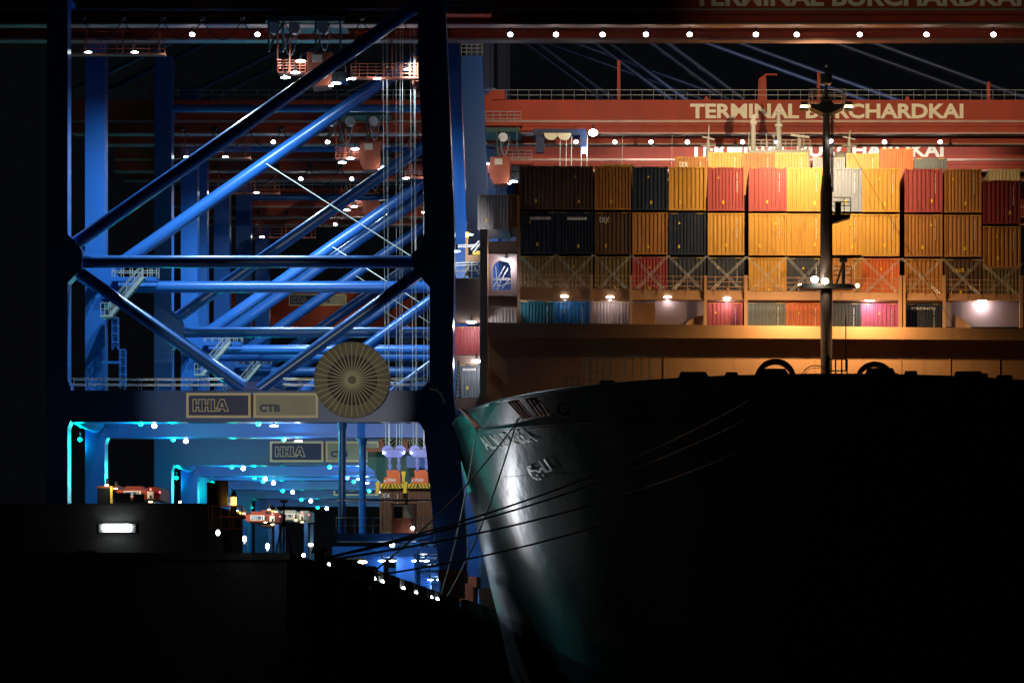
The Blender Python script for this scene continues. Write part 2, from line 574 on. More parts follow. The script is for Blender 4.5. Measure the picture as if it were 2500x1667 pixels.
    ho = hb.build('control_cabin', M['rust'], T)
    w = MB()
    for a, b, c, d in ((957, 960, 1266, 1233), (1010, 1013, 1266, 1233), (984, 986, 1266, 1236)):
        w.box(cx(a), cx(b), D1 - 0.3, D1 - 0.2, cz(c) + 0.003, cz(d))
        w.box(cx(a), cx(b), D1 + 1.5, D1 + 1.6, cz(c) + 0.003, cz(d))
    w.box(cx(955), cx(1015), D1 - 0.35, D1 + 1.65, cz(1233) + 0.003, cz(1230))
    w.build('cabin_frame', M['rust'], ho)
    MB().box(cx(961), cx(983.5), D1 - 0.26, D1 - 0.24, cz(1265), cz(1236)).build('window', M['glass'], ho)
    MB().box(cx(987), cx(1009), D1 - 0.26, D1 - 0.24, cz(1265), cz(1236)).build('window', M['palew'], ho)
    MB().box(cx(820), cx(1056), D1 + 0.5, D1 + 0.7, cz(1222), cz(1218)).build('pipe_rail', M['blue'], T)
    # lower portal beam and stair tower at the back frame
    MB().box(cx(770), cx(1060), D1 + DZ - 4, D1 + DZ + 1.4, cz(1345), cz(1318)).build('sill_beam', M['blue'], T)
    for x in (850, 930):
        MB().box(cx(x), cx(x + 45), D1 + DZ - 2.4, D1 + DZ - 1.4, cz(1405), cz(1345.5)).build('sill_post', M['blue'], T)
    for px in (900, 928, 985, 993, 1012):
        p = (cx(px), D1 + DZ - 5.2, cz(1356))
        lamp_fix(T, p, 0.15, 'lampw', 'sill_lamp', 'oval')
    light('POINT', 'sill_lamp_light', (cx(915), D1 + DZ - 3.0, cz(1362)), 120, (0.75, 0.9, 1.0), T, 0.3)
    light('POINT', 'sill_lamp_light', (cx(1000), D1 + DZ - 3.0, cz(1362)), 120, (0.75, 0.9, 1.0), T, 0.3)
    st = MB()
    for x in (1003, 1062):
        for y in (D1 + 6, D1 + 8):
            st.tube((cx(x), y, cz(1500) + 0.26), (cx(x), y, cz(1330)), 0.08, 8)
    for py in (1340, 1385):
        st.box(cx(1001), cx(1064), D1 + 5.9, D1 + 8.1, cz(py + 4), cz(py))
    for i in range(14):
        st.box(cx(1016), cx(1034), D1 + 6, D1 + 6.4, cz(1494 - i * 7.6), cz(1494 - i * 7.6 - 1.6))
    for a, b in ((1003, 1032), (1032, 1062)):
        st.tube((cx(a), D1 + 5.95, cz(1384)), (cx(b), D1 + 5.95, cz(1344)), 0.05, 6)
    st.build('stair_tower', M['blue'], T)
    # stair and landing at the landside node of the rear frame
    y = D1 + DZ - 1.2
    k = 1.065

    def rx(px): return (px - VX) * S(D1 + DZ)
    def rz(py): return ZC + (VY - py) * S(D1 + DZ)
    MB().box(rx(278), rx(388), y, y + 1.2, rz(690), rz(680)).build('landing', M['blue'], T)
    rl = MB()
    railing(rl, (rx(280), y, rz(680)), (rx(345), y, rz(680)), 0.75, 3, 0.026, 1)
    railing(rl, (rx(355), y, rz(680)), (rx(388), y, rz(680)), 0.8, 3, 0.026, 1)
    railing(rl, (rx(280), y + 1.2, rz(680)), (rx(388), y + 1.2, rz(680)), 0.75, 5, 0.026, 1)
    rl.build('landing_railing', M['steel'], T)
    st = MB()
    a = Vector((rx(357), y - 0.1, rz(684))); b = Vector((rx(280), y - 0.1, rz(775)))
    for i in range(17):
        p = a.lerp(b, i / 16)
        st.box(p.x - 0.17, p.x + 0.17, y - 0.75, y - 0.05, p.z - 0.03, p.z + 0.03)
    st.beam(a, b, 0.05, 0.26); st.beam(a - Vector((0, 0.65, 0)), b - Vector((0, 0.65, 0)), 0.05, 0.26)
    for dz in (0.5, 0.95):
        st.tube(a + Vector((0, -0.6, dz)), b + Vector((0, -0.6, dz)), 0.026, 6)
        st.tube(a + Vector((0, 0, dz)), b + Vector((0, 0, dz)), 0.026, 6)
    for i in range(5):
        p = a.lerp(b, i / 4)
        st.tube(p + Vector((0, -0.6, 0)), p + Vector((0, -0.6, 0.95)), 0.024, 6)
    st.build('stair', M['steel'], T)
    rl = MB()
    rl.box(rx(255), rx(285), y - 0.8, y + 0.9, rz(780), rz(775))
    railing(rl, (rx(256), y - 0.75, rz(775)), (rx(276), y - 0.75, rz(775)), 0.8, 2, 0.026, 1)
    rl.build('lower_landing', M['steel'], T)
    # caged ladder
    ld = MB()
    for x0_, za, zb in ((282, 780, 858), (300, 858, 950)):
        for dx in (0, 14):
            ld.tube((rx(x0_ + dx), y, rz(zb)), (rx(x0_ + dx), y, rz(za)), 0.03, 6)
            ld.tube((rx(x0_ + dx), y - 0.55, rz(zb)), (rx(x0_ + dx), y - 0.55, rz(za)), 0.02, 6)
        n = int((zb - za) / 5)
        for i in range(n):
            zz = rz(za + 5 * i)
            ld.tube((rx(x0_), y, zz), (rx(x0_ + 14), y, zz), 0.02, 5)
            if i % 4 == 0:
                ld.path([(rx(x0_), y, zz), (rx(x0_), y - 0.55, zz), (rx(x0_ + 14), y - 0.55, zz), (rx(x0_ + 14), y, zz)], 0.022, 5)
    ld.box(rx(256), rx(300), y - 0.7, y + 0.3, rz(891), rz(887))
    ld.build('caged_ladder', M['blue'], T)
    # ---- girder and boom: red box girders running landside to waterside
    B = D1 + 5.5
    sb = S(B)

    def bx(px): return (px - VX) * sb
    def bz(py): return ZC + (VY - py) * sb
    for j, yy in enumerate((B, B + 6.2)):
        g = MB()
        g.box(bx(-120), bx(2900), yy + 0.15, yy + 1.3, bz(20), bz(-40))
        gi = g.build('boom_girder', M['red'], T)
        rb = MB()
        st_ = MB().box(bx(-120), bx(2900), yy, yy + 1.4, bz(27), bz(20.2))
        st_.build('rail_flange', M['strip'], T)
        rb.box(bx(-120), bx(2900), yy + 0.3, yy + 1.2, bz(36), bz(27.2))
        rb.box(bx(-120), bx(2900), yy + 0.05, yy + 1.1, bz(38), bz(36.2))
        rb.box(bx(-120), bx(2900), yy + 0.25, yy + 1.2, bz(56), bz(38.2))
        st_ = MB().box(bx(-120), bx(2900), yy - 0.05, yy + 1.3, bz(61), bz(56.2))
        st_.build('rail_flange', M['strip'], T)
        rb.build('trolley_rail', M['red'], T)
        if j == 0:
            text('TERMINAL BURCHARDKAI', 'boom_lettering', M['letter'], bx(1692), bx(2494), bz(15), bz(-29), yy + 0.148, gi, 0.03, 0.034)
    tr = MB()
    for i in range(32):
        x = bx(-100 + i * 95)
        tr.box(x, x + 0.35, B + 1.35, B + 6.3, bz(10), bz(-10))
    tr.build('cross_ties', M['red'], T)
    rl = MB()
    railing(rl, (bx(-110), B + 0.3, bz(-40)), (bx(2880), B + 0.3, bz(-40)), 0.8, 90, 0.018, 1)
    rl.build('boom_railing', M['steel'], T)
    for px, h in ((1478, 117), (2065, 84), (2564, 54)):
        MB().box(bx(px), bx(px + 9), B + 0.4, B + 0.9, bz(-40.2), bz(-40 - h)).build('boom_post', M['red'], T)
    hs = MB().prism([(bx(1890), bz(-40.2)), (bx(1918), bz(-40.2)), (bx(1914), bz(-118)), (bx(1893), bz(-102))], B + 0.3, B + 1.1)
    hs.box(bx(1912), bx(1948), B + 0.5, B + 0.7, bz(-114), bz(-119))
    hs.build('hoist_jib', M['red'], T)
    for px in (1740, 2330):
        MB().prism([(bx(px - 8), bz(-40.2)), (bx(px + 8), bz(-40.2)), (bx(px + 4), bz(-51)), (bx(px - 4), bz(-51))], B + 0.4, B + 0.8).build('stay_lug', M['red'], T)
    hp = MB().prism([(bx(1068), bz(-25)), (bx(1110), bz(-65)), (bx(1148), bz(-65)), (bx(1150), bz(-38)), (bx(1110), bz(-38)), (bx(1110), bz(5)), (bx(1068), bz(5))], B - 0.4, B + 0.1)
    hp.build('boom_hinge', M['red'], T)
    pl = MB()
    pl.box(bx(1030), bx(1200), B - 1.6, B - 0.1, bz(45), bz(35))
    po = pl.build('hinge_platform', M['red'], T)
    rl = MB()
    railing(rl, (bx(1035), B - 1.55, bz(35)), (bx(1198), B - 1.55, bz(35)), 0.85, 8, 0.024, 2)
    rl.build('railing', M['steel'], po)
    # boom floodlights
    for px in (467, 627, 1245, 1357, 1471, 1577, 1684, 1846, 1946, 2100, 2263, 2427):
        p = (bx(px), B + 0.5, bz(82))
        lamp_fix(T, p, 0.17, 'lampw', 'floodlight')
    for px in (214, 328):
        lamp_fix(T, (bx(px), B + 0.2, bz(127)), 0.15, 'lampw', 'walkway_lamp', 'oval')
    for px, e in ((467, 18000), (640, 18000)):
        light('SPOT', 'floodlight_light', (bx(px), B + 0.2, bz(100)), e, (0.66, 0.93, 1.0), T, 0.3, aim=(bx(px), B + 3.0, bz(700)), cone=150, blend=0.8)
    for px in (1577, 1946, 2263):
        light('SPOT', 'floodlight_light', (bx(px), B + 0.3, bz(92)), 90, (0.85, 0.92, 1.0), T, 0.3, aim=(bx(px), B + 0.3, 0), cone=140)
    light('SPOT', 'floodlight_light', (bx(1010), B + 0.4, bz(75)), 9000, (0.66, 0.93, 1.0), T, 0.3, aim=(cx(1050), D1 + DZ, cz(560)), cone=46, blend=0.9)
    # walkway under the girder, landside
    wk = MB()
    wk.box(bx(160), bx(395), B + 1.5, B + 2.3, bz(125), bz(121))
    railing(wk, (bx(160), B + 1.5, bz(121)), (bx(395), B + 1.5, bz(121)), 0.85, 6, 0.03, 2)
    for x in (200, 290, 380):
        wk.tube((bx(x), B + 1.9, bz(121)), (bx(x), B + 1.9, bz(61)), 0.06, 6)
    wk.build('hanging_walkway', M['rust'], T)
    wk = MB()
    wk.box(bx(850), bx(1035), B + 2.2, B + 3.0, bz(179), bz(175))
    railing(wk, (bx(850), B + 2.2, bz(175)), (bx(1035), B + 2.2, bz(175)), 0.85, 9, 0.026, 3)
    for x in (860, 950, 1030):
        wk.tube((bx(x), B + 2.6, bz(175)), (bx(x), B + 2.6, bz(61)), 0.06, 6)
    for i in range(14):
        wk.box(bx(1001), bx(1019), B + 3.2, B + 3.9, bz(218 - i * 7.5), bz(216 - i * 7.5))
    for x in (1000, 1020):
        wk.beam((bx(x), B + 3.5, bz(222)), (bx(x), B + 3.5, bz(112)), 0.06, 0.2)
    wk.build('service_walkway', M['rust'], T)
    for px, py in ((853, 181), (915, 181), (990, 158)):
        lamp_fix(T, (bx(px), B + 2.1, bz(py)), 0.16, 'lampw', 'walkway_lamp', 'oval')
    light('POINT', 'walkway_light', (bx(915), B + 2.0, bz(188)), 60, (0.9, 0.95, 1.0), T, 0.1)
    light('POINT', 'walkway_light', (bx(990), B + 2.0, bz(168)), 60, (0.9, 0.95, 1.0), T, 0.1)
    # festoon cables
    fe = MB()
    for i in range(9):
        x0_ = 205 + i * 97; x1_ = x0_ + 97
        pts = []
        for j in range(13):
            t = j / 12
            pts.append((bx(x0_ + (x1_ - x0_) * t), B - 0.35, bz(48 + 52 * (1 - (2 * t - 1) ** 2))))
        fe.path(pts, 0.035, 5)
        fe.ball((bx(x0_), B - 0.35, bz(46)), 0.22, 8)
    fe.build('festoon_cable', M['black'], T)
    # forestays to the boom
    ap = (bx(1048), bz(-640))
    for px, py in ((1850, -45), (2690, -45), (-180, -45)):
        for yy in (B + 0.7, B + 6.9):
            MB().tube((ap[0], yy, ap[1]), (bx(px), yy, bz(py)), 0.20, 12).build('stay', M['staydim'], T, True)
    am = MB()
    for yy in (B + 0.7, B + 6.9):
        am.beam((bx(1048), yy, bz(-125)), (ap[0], yy, ap[1]), 0.9, 0.9)
    am.build('apex_tower', M['staydim'], T)
    # machinery tower behind the waterside leg
    tw = MB()
    railing(tw, (cx(1018), D1 + 0.1, cz(-175)), (cx(1080), D1 + 0.1, cz(-175)), 0.9, 4, 0.03, 2)
    tw.build('leg_top_railing', M['steel'], T)
    MB().tube((cx(585), D1 + DZ - 0.1, cz(319)), (cx(963), D1 + DZ - 0.1, cz(560)), 0.035, 6).build('tie_rod', M['rope'], T)
    return T


crane = make_crane()
cmap = {}
for c in bpy.data.objects:
    if c.parent: cmap.setdefault(c.parent.name, []).append(c)
CR = [crane]
for d, lab in ((D1 * 1.206, 'second nearest blue gantry crane, its portal sign showing behind the first one'),
               (D1 * 1.297, 'third blue gantry crane back, its red boom lettering low behind the containers'),
               (D1 * 1.43, 'farthest blue gantry crane, its legs dim between those of the nearer cranes')):
    c = copy_tree(crane, None, cmap)
    c.location.y += d - D1
    c['label'] = lab
    CR.append(c)

# lamps only on the nearest crane: leg lamp and the flood that rakes the ship's bow
lamp_fix(crane, (cx(1114), D1 + 0.7, cz(611)), 0.13, 'lampw', 'leg_lamp', 'oval')
light('SPOT', 'leg_lamp_light', (cx(1116), D1 + 2.2, cz(600)), 2200, (0.85, 0.92, 1.0), crane, 0.2, aim=(cx(1040), D1 + 16, cz(480)), cone=50, blend=0.7)
for px, py in ((960, 1331),):
    lamp_fix(crane, (cx(px), D1 - 0.9, cz(py)), 0.16, 'lampw', 'quay_floodlight')
light('SPOT', 'quay_flood_light', (cx(955), D1 - 1.6, cz(1331)), 3000, (0.88, 0.93, 1.0), crane, 0.35, aim=(-11.6, 238, ZC + 11.2), cone=84, blend=0.8)
lamp_fix(crane, (cx(1010), D1 - 0.9, cz(1290)), 0.12, 'lampw', 'quay_floodlight')  # second fixture and its spot, added to widen the lit part of the bow
light('SPOT', 'quay_flood_light', (cx(1010), D1 - 2.2, cz(1290)), 520, (1.0, 0.90, 0.84), crane, 0.12, aim=(-13, 243, ZC + 11.5), cone=130, blend=1.0)
# distant red crane beam with the same double sign
FBm = thing('distant_crane_beam', 'dim red crane beam far back with a small cream-framed sign', 'crane beam', P(770, 760, 430), None)
a = P(560, 815, 430); b = P(1010, 690, 430)
MB().box(a.x, b.x, 430, 433, a.z, b.z).build('beam', M['red'], FBm)
for x_ in (575, 985):
    p = P(x_, 815, 430)
    MB().box(p.x - 1, p.x + 1, 431, 433, QZ + 0.26, p.z - 0.003).build('leg', M['blue'], FBm)
a = P(705, 746, 429.9); b = P(846, 718, 429.9)
sign_parts(FBm, a.x, b.x, a.z, b.z, 429.98)
light('POINT', 'beam_lamp_light', P(790, 770, 424), 220, (1, 0.85, 0.6), FBm, 0.3)
lamp_fix(FBm, P(640, 826, 430), 0.25, 'lampw', 'beam_lamp')
# dimmer lamps on the far cranes
for c, fac in ((CR[1], 1.05), (CR[2], 0.28), (CR[3], 0.14)):
    for o in bpy.data.objects:
        if o.parent is c and o.type == 'LIGHT':  # own copy of the lamp data
            o.data = o.data.copy(); o.data.energy *= fac

# boom lamps that reach the next boom behind
for crn, d0, d1_, items in ((CR[0], 263.5, 307, ((1245, 82, 1230, 290, 4000), (1684, 82, 1560, 290, 5000), (2427, 82, 2400, 290, 5000))),
                           (CR[1], 316.0, 332, ((1590, 347, 1700, 365, 7000), (1815, 347, 1850, 365, 7000), (2027, 347, 2040, 365, 7000), (2298, 347, 2250, 365, 6000), (1400, 347, 1350, 365, 2500)))):
    for px, py, ax_, ay_, e in items:
        light('SPOT', 'boom_fill_light', P(px, py, d0), e, (1.0, 0.9, 0.82), crn, 0.3, aim=P(ax_, ay_, d1_), cone=50 if crn is CR[0] else 70, blend=0.9)

# ================================================================== CONTAINER SHIP
XC = 9.54
SH = thing('container_ship', 'huge container ship with dark flared bow moored against the quay', 'ship', (XC, 240, 0))
SH_LOC = Vector((XC, 240, 0))


def zr(z): return ZC + z


# hull: each level is a half outline (z above camera, half breadth, stem depth, length of entrance, exponents)
LV = [(16.0, 23.9, 232.0, 20, 2.1), (15.2, 23.7, 232.3, 20.5, 2.05), (13.0, 23.3, 233.2, 21, 2.1), (10.7, 22.8, 234.2, 21.5, 2.18),
      (8.6, 22.35, 235.1, 22, 2.27), (6.5, 21.9, 236.0, 22.5, 2.36), (4.9, 21.55, 236.7, 23, 2.43), (3.4, 21.2, 237.3, 23.3, 2.5), (0.5, 20.6, 238.5, 24, 2.6), (-2.6, 19.9, 240, 25, 2.7)]


def outline(z, hb, st, L, p, n=64):
    pts = []
    for i in range(n + 1):
        t = (math.pi / 2) * i / n
        x = hb * (math.sin(t) ** (2 / p))
        yy = L * (1 - math.cos(t) ** (2 / p))
        pts.append((x, st + yy))
    pts.append((hb, st + L + 60)); pts.append((hb, st + L + 330))
    return pts


def sheer(yy, z):
    # deck edge rises towards the stem
    if z > 15.5: return z + max(0, (250 - yy)) / 18 * 1.8
    return z


def hull_mesh():
    mb = MB(); rows = []
    for (z, hb, st, L, p) in LV:
        o = outline(z, hb, st, L, p)
        row = [(XC - x, y, zr(sheer(y, z))) for x, y in o[::-1]] + [(XC + x, y, zr(sheer(y, z))) for x, y in o[1:]]
        rows.append(row)
    n = len(rows[0])
    for r in rows: mb.v += r
    for j in range(len(rows) - 1):
        for i in range(n - 1):
            mb.f.append((j * n + i, (j + 1) * n + i, (j + 1) * n + i + 1, j * n + i + 1))
    return mb


def hull_point(side, y, z):
    """x of the hull side at depth y and height z (above camera)"""
    for (a, b) in zip(LV, LV[1:]):
        if a[0] >= z >= b[0]:
            t = (a[0] - z) / (a[0] - b[0])
            hb, st, L, p = [a[i] + (b[i] - a[i]) * t for i in range(1, 5)]
            u = min(1, max(0, (y - st) / L))
            c = (1 - u)
            c2 = c ** (p / 2); s = math.sqrt(max(0, 1 - c2 * c2))
            return XC + side * hb * (s ** (2 / p))
    return XC + side * LV[0][1]


ho = hull_mesh().build('hull', M['hull'], SH, True)
# weld plate seams standing a few millimetres proud
dk = MB()
o = outline(*LV[0])
zd = 15.3
pts = [(XC - x * 0.985, y + 0.3) for x, y in o[::-1]] + [(XC + x * 0.985, y + 0.3) for x, y in o[1:]]
dk.add([(x, y, zr(zd)) for x, y in pts], [tuple(range(len(pts)))])
dk.build('foredeck', M['mast'], SH)
# bulwark cap rail
cp = MB()
row = [(XC - x, y, zr(sheer(y, 16.6 - 0.6)) + 0.06) for x, y in o[::-1]] + [(XC + x, y, zr(sheer(y, 16.6 - 0.6)) + 0.06) for x, y in o[1:]]
cp.path(row, 0.09, 6)
cp.build('bulwark_rail', M['hull'], SH)
# knuckle line and strakes
for z in (15.2, 12.4, 9.6, 6.6):
    sm = MB()
    pts = []
    for i in range(40):
        y = 236 + i * 0.75
        x = hull_point(-1, y, z)
        pts.append((x - 0.01, y - 0.01, zr(z)))
    sm.path(pts, 0.012, 5)
    sm.build('plate_seam', M['hull'], SH)


def on_hull(px, py, side=-1):
    """point of the port bow surface seen at this place of the photograph"""
    best = None
    y = 232.0
    while y < 268:
        X, Z = (px - VX) * S(y), (VY - py) * S(y)
        if Z < 17.6 and X > hull_point(side, y, Z) and X < XC:
            return Vector((X, y, ZC + Z)) * 1.0
        y += 0.05
    return P(px, py, 250)


def decal(name, loops, m, parent, off=0.04):
    mb = MB()
    for lp in loops:
        vs = [on_hull(a, b) + Vector((-off - 0.06, -off - 0.06, 0)) for a, b in lp]
        mb.add(vs, [tuple(range(len(vs)))])
    return mb.build(name, m, parent)


def hull_text(s, name, quad, m):
    """lettering laid on the bow plating; quad = four photo points (bl, br, tr, tl)"""
    cu = bpy.data.curves.new(name, 'FONT'); cu.body = s; cu.offset = 0.02; cu.resolution_u = 2
    t = bpy.data.objects.new(name, cu); COL.objects.link(t)
    me = bpy.data.meshes.new_from_object(t.evaluated_get(bpy.context.evaluated_depsgraph_get()))
    bpy.data.objects.remove(t)
    co = [v.co.copy() for v in me.vertices]
    ax, bx_ = min(c.x for c in co), max(c.x for c in co); ay, by = min(c.y for c in co), max(c.y for c in co)
    for v, c in zip(me.vertices, co):
        u = (c.x - ax) / (bx_ - ax); w = (c.y - ay) / (by - ay)
        bl, br, tr, tl = quad
        px = (bl[0] * (1 - u) + br[0] * u) * (1 - w) + (tl[0] * (1 - u) + tr[0] * u) * w
        py = (bl[1] * (1 - u) + br[1] * u) * (1 - w) + (tl[1] * (1 - u) + tr[1] * u) * w
        v.co = on_hull(px, py) + Vector((-0.06, -0.06, 0))
    me.materials.clear(); me.materials.append(m)
    o = bpy.data.objects.new(name, me); COL.objects.link(o); o.parent = SH
    o.matrix_parent_inverse = Matrix.Translation(-SH_LOC)
    return o


hull_text('AL MURABBA', 'ship_name', ((1193, 1099), (1316, 1077), (1277, 1047), (1168, 1068)), M['hullname'])
# arabic name in brush strokes
ar = [((1319, 1125), (1338, 1150)), ((1332, 1121), (1351, 1148)), ((1351, 1148), (1335, 1152)), ((1335, 1152), (1331, 1145)), ((1331, 1145), (1324, 1142)), ((1324, 1142), (1322, 1153)),
      ((1322, 1153), (1310, 1148)), ((1310, 1148), (1300, 1150)), ((1300, 1150), (1288, 1141)), ((1288, 1141), (1297, 1154)), ((1297, 1154), (1306, 1166)), ((1306, 1166), (1318, 1171)),
      ((1288, 1141), (1300, 1139)), ((1313, 1158), (1318, 1162)), ((1327, 1158), (1332, 1162)), ((1320, 1167), (1325, 1171))]
lp = []
for (a, b), (c, d) in ar:
    L = math.hypot(c - a, d - b) or 1
    nx, ny = -(d - b) / L * 1.9, (c - a) / L * 1.9
    lp.append([(a - nx, b - ny), (c - nx, d - ny), (c + nx, d + ny), (a + nx, b + ny)])
decal('arabic_name', lp, M['hullname'], SH)
decal('draught_mark', [[(1118, 1050), (1121, 1049), (1126, 1060), (1123, 1061)], [(1129, 1045), (1133, 1044), (1139, 1054), (1135, 1055)], [(1145, 1039), (1150, 1038), (1156, 1047), (1151, 1048)]], M['black'], SH)


# fairleads: flat black patches painting the dark inside of the bulwark openings
def fairlead(quad, rollers=True):
    a = decal('fairlead', [quad], M['black'], SH, 0.06)
    mb = MB()
    P4 = [on_hull(*q) + Vector((-0.12, -0.12, 0)) for q in quad]
    mb.path(P4 + [P4[0]], 0.05, 6)
    if rollers:
        for t in (0.3, 0.6):
            mb.tube(P4[0].lerp(P4[1], t), P4[3].lerp(P4[2], t), 0.07, 8)
    mb.build('roller', M['rust'], a)
    return a


fairlead([(1128, 997), (1141, 1002), (1180, 1044), (1168, 1046)])
fairlead([(1246, 982), (1270, 977), (1304, 1018), (1283, 1022)])
fairlead([(1288, 975), (1318, 970), (1348, 1012), (1318, 1016)])
p = on_hull(1333, 1010) + Vector((-0.2, -0.3, 0.1))
MB().tube(p, p + Vector((-0.03, -0.12, 0)), 0.24, 20).build('mooring_buffer', M['yellow'], SH)
p = on_hull(1378, 999) + Vector((-0.05, -0.1, 0))
MB().ring(p, 0.25, 0.42, -0.1, 0.1, 24).build('panama_chock', M['mast'], SH)
for i, (px, py) in enumerate(((1690, 950), (1775, 964), (1885, 950), (1978, 961), (2108, 962), (2185, 950), (2310, 975), (2395, 965))):
    d = 233.5 if 1850 < px < 2200 else 236
    c = P(px, py, 231.6 if 1800 < px < 2240 else 235.2)
    X0 = c.x - XC
    yy = 232
    # bring it to the plating
    while hull_point(1 if X0 > 0 else -1, yy, min(17, c.z - ZC)) * (1 if X0 > 0 else -1) < c.x * (1 if X0 > 0 else -1) and yy < 262: yy += 0.1
    c = P(px, py, yy)
    mb = MB().ring((c.x, yy - 0.25, c.z), 0.30, 0.48, 0, 0.3, 20)
    mb.build('bow_chock', M['mast'], SH)
for px, w in ((1693, 26), (1872, 28), (2172, 22), (2390, 22)):
    a = P(px - w, 940, 238 if px in (1872, 2172) else 242)
    b = P(px + w, 911, 238 if px in (1872, 2172) else 242)
    MB().box(a.x, b.x, a.y, a.y + 1.5, zr(16.3), b.z).build('bollard_housing', M['mast'], SH)
# roller housings standing on the bulwark rail
oo = outline(*LV[0])
for px, w_, h_ in ((1490, 0.5, 0.16), (1700, 0.9, 0.30), (1790, 0.4, 0.18), (1890, 1.0, 0.32), (2160, 0.9, 0.34), (2235, 0.4, 0.2), (2375, 0.9, 0.30), (2450, 0.5, 0.2)):
    best = min(((abs(VX + (XC + s * x) / S(y) - px), s * x, y) for x, y in oo for s in (-1, 1) if y < 256))
    x, y = XC + best[1], best[2]
    z = zr(sheer(y, 16.0)) + 0.16
    MB().prism([(x - w_, z), (x + w_, z), (x + w_ * 0.8, z + h_), (x - w_ * 0.85, z + h_)], y, y + 0.8).build('roller_housing', M['black'], SH)
# winches on the foredeck
for px, py, r in ((1893, 922, 51), (2135, 928, 50)):
    c = P(px, py, 244)
    w = MB()
    w.ring((c.x, c.y - 0.4, c.z - 0.12), r * S(244) * 0.74, r * S(244) * 0.95, 0, 0.8, 40)
    wo = w.build('winch_drum', M['rust'], SH, True)
    MB().ring((c.x, c.y - 0.5, c.z - 0.12), r * S(244) * 0.955, r * S(244) * 0.985, 0, 1.0, 40).build('drum_flange', M['steel'], wo)
    MB().ring((c.x, c.y + 0.5, c.z - 0.12), r * S(244) * 0.3, r * S(244) * 0.45, 0, 0.1, 30).build('drum_hub', M['steel'], wo)
c = P(1990, 925, 245)
MB().ring(c, 32 * S(245), 34 * S(245), 0, 0.1, 30, 0, 180).ring(c, 27 * S(245), 28 * S(245), 0, 0.1, 30, 20, 160).build('hand_wheel', M['steel'], SH)
# breakwater wall, coaming band
DW = 256.0


def box_px(mb, x0, x1, y0, y1, d, depth):
    a = P(x0, y0, d); b = P(x1, y1, d)
    return mb.box(a.x, b.x, d, d + depth, min(a.z, b.z), max(a.z, b.z))


def quadp(mb, pts, d, depth):
    return mb.prism([((a - VX) * S(d), ZC + (VY - b) * S(d)) for a, b in pts], d, d + depth)


MBw = MB(); box_px(MBw, 1186, 2850, 815, 1010, DW + 0.9, 0.3)
MBw.build('breakwater', M['deckbrown'], SH)
for x in (1620, 1990, 2200, 2320, 2440):
    b = MB(); box_px(b, x, x + 1.2, 831, 1000, DW + 0.85, 0.045); b.build('plate_seam', M['deckbrown'], SH)
quadp(MB(), [(1184, 787), (2852, 806), (2852, 832), (1190, 822)], DW, 0.85).build('coaming_band', M['deckbrown'], SH)
quadp(MB(), [(1172, 560), (1190, 560), (1190, 960), (1205, 1000), (1155, 1000), (1172, 960)], DW - 0.4, 1.2).build('end_post', M['deckbrown'], SH)
# lashing bridge in front of the bays
bd = 260.2
br = MB()
quadp(br, [(1264, 706), (1262, 700), (2850, 724), (2850, 728), (1264, 728)], bd, 0.5)
quadp(br, [(1262, 728.2), (2850, 728.2), (2850, 734), (1262, 731)], bd - 0.1, 1.2)
br.build('lashing_bridge', M['deckbrown'], SH)
for x, w in ((1262, 8), (1441, 6), (1537, 6), (1719, 7), (1817, 8), (2194, 8), (2205, 6), (2302, 7), (2490, 8)):
    b = MB(); box_px(b, x, x + w, 672 if x > 1270 else 560, 800, bd - 0.25, 0.5); b.build('bridge_post', M['deckbrown'], SH)
# plated bays with round-cornered bulkheads
for x0, x1 in ((1543, 1719), (2309, 2490)):
    b = MB(); box_px(b, x0, x1, 734, 798, bd + 1.0, 0.2); bo = b.build('bay_bulkhead', M['pink'], SH)
b = MB(); box_px(b, 1543, 1600, 740, 797, bd + 0.6, 0.38); b.build('bulkhead_pilaster', M['deckbrown'], SH)
for x in (1719, 2330):
    c = P(x - 1 if x < 2000 else x - 8, 826, bd + 0.5)
    MB().ring(c, 0, 56 * S(bd), 0, 0.3, 30, *((91, 165) if x < 2000 else (15, 89))).build('curved_bracket', M['deckbrown'], SH)
rl = MB()
for y0_ in (674, 686, 698):
    rl.tube(P(1266, y0_ - 4, bd - 0.1), P(2600, y0_ + 12, bd - 0.1), 0.025, 6)
for i in range(38):
    x = 1270 + i * 34
    rl.tube(P(x, 672 + (x - 1266) * 0.012 - 4, bd - 0.1), P(x, 706 + (x - 1266) * 0.012, bd - 0.1), 0.028, 6)
rl.build('bridge_railing', M['deckbrown'], SH)
# lashing rods
tops = [1265, 1358, 1450, 1543, 1632, 1726, 1824, 1921, 2011, 2104, 2202, 2303, 2398, 2494]
lr = []
for i, (a, b) in enumerate(zip(tops, tops[1:])):
    ty = 620 + (a - 1265) * 0.012
    if a == 2398: ty += 10
    for (x0, x1) in ((a, b), (b, a)):
        rod = MB()
        for off in (-3.2, 3.2):
            A = P(x0 + off * 0.8, ty, bd + 1.2); B_ = P(x1 + off - (6 if x1 > x0 else -6), 708 + (x1 - 1265) * 0.012, bd + 0.1)
            rod.tube(A, B_, 0.019, 6)
            rod.tube(B_.lerp(A, 0.02), B_.lerp(A, 0.22), 0.036, 6)
        rod.build('lashing_rod', M['steel'], SH)
# oval lamps below the bridge
for px, py in ((1378, 724), (1490, 726), (1630, 726), (1775, 729), (2123, 733), (2398, 734), (1236, 737)):
    p = P(px, py, bd + 0.1)
    lamp_fix(SH, p, 0.20, 'lampw', 'bridge_lamp', 'oval')
    light('POINT', 'bridge_lamp_light', (p.x, bd + 0.62, p.z - 0.16), 75 if px < 1700 else 100, (1.0, 0.88, 0.92), SH, 0.2)

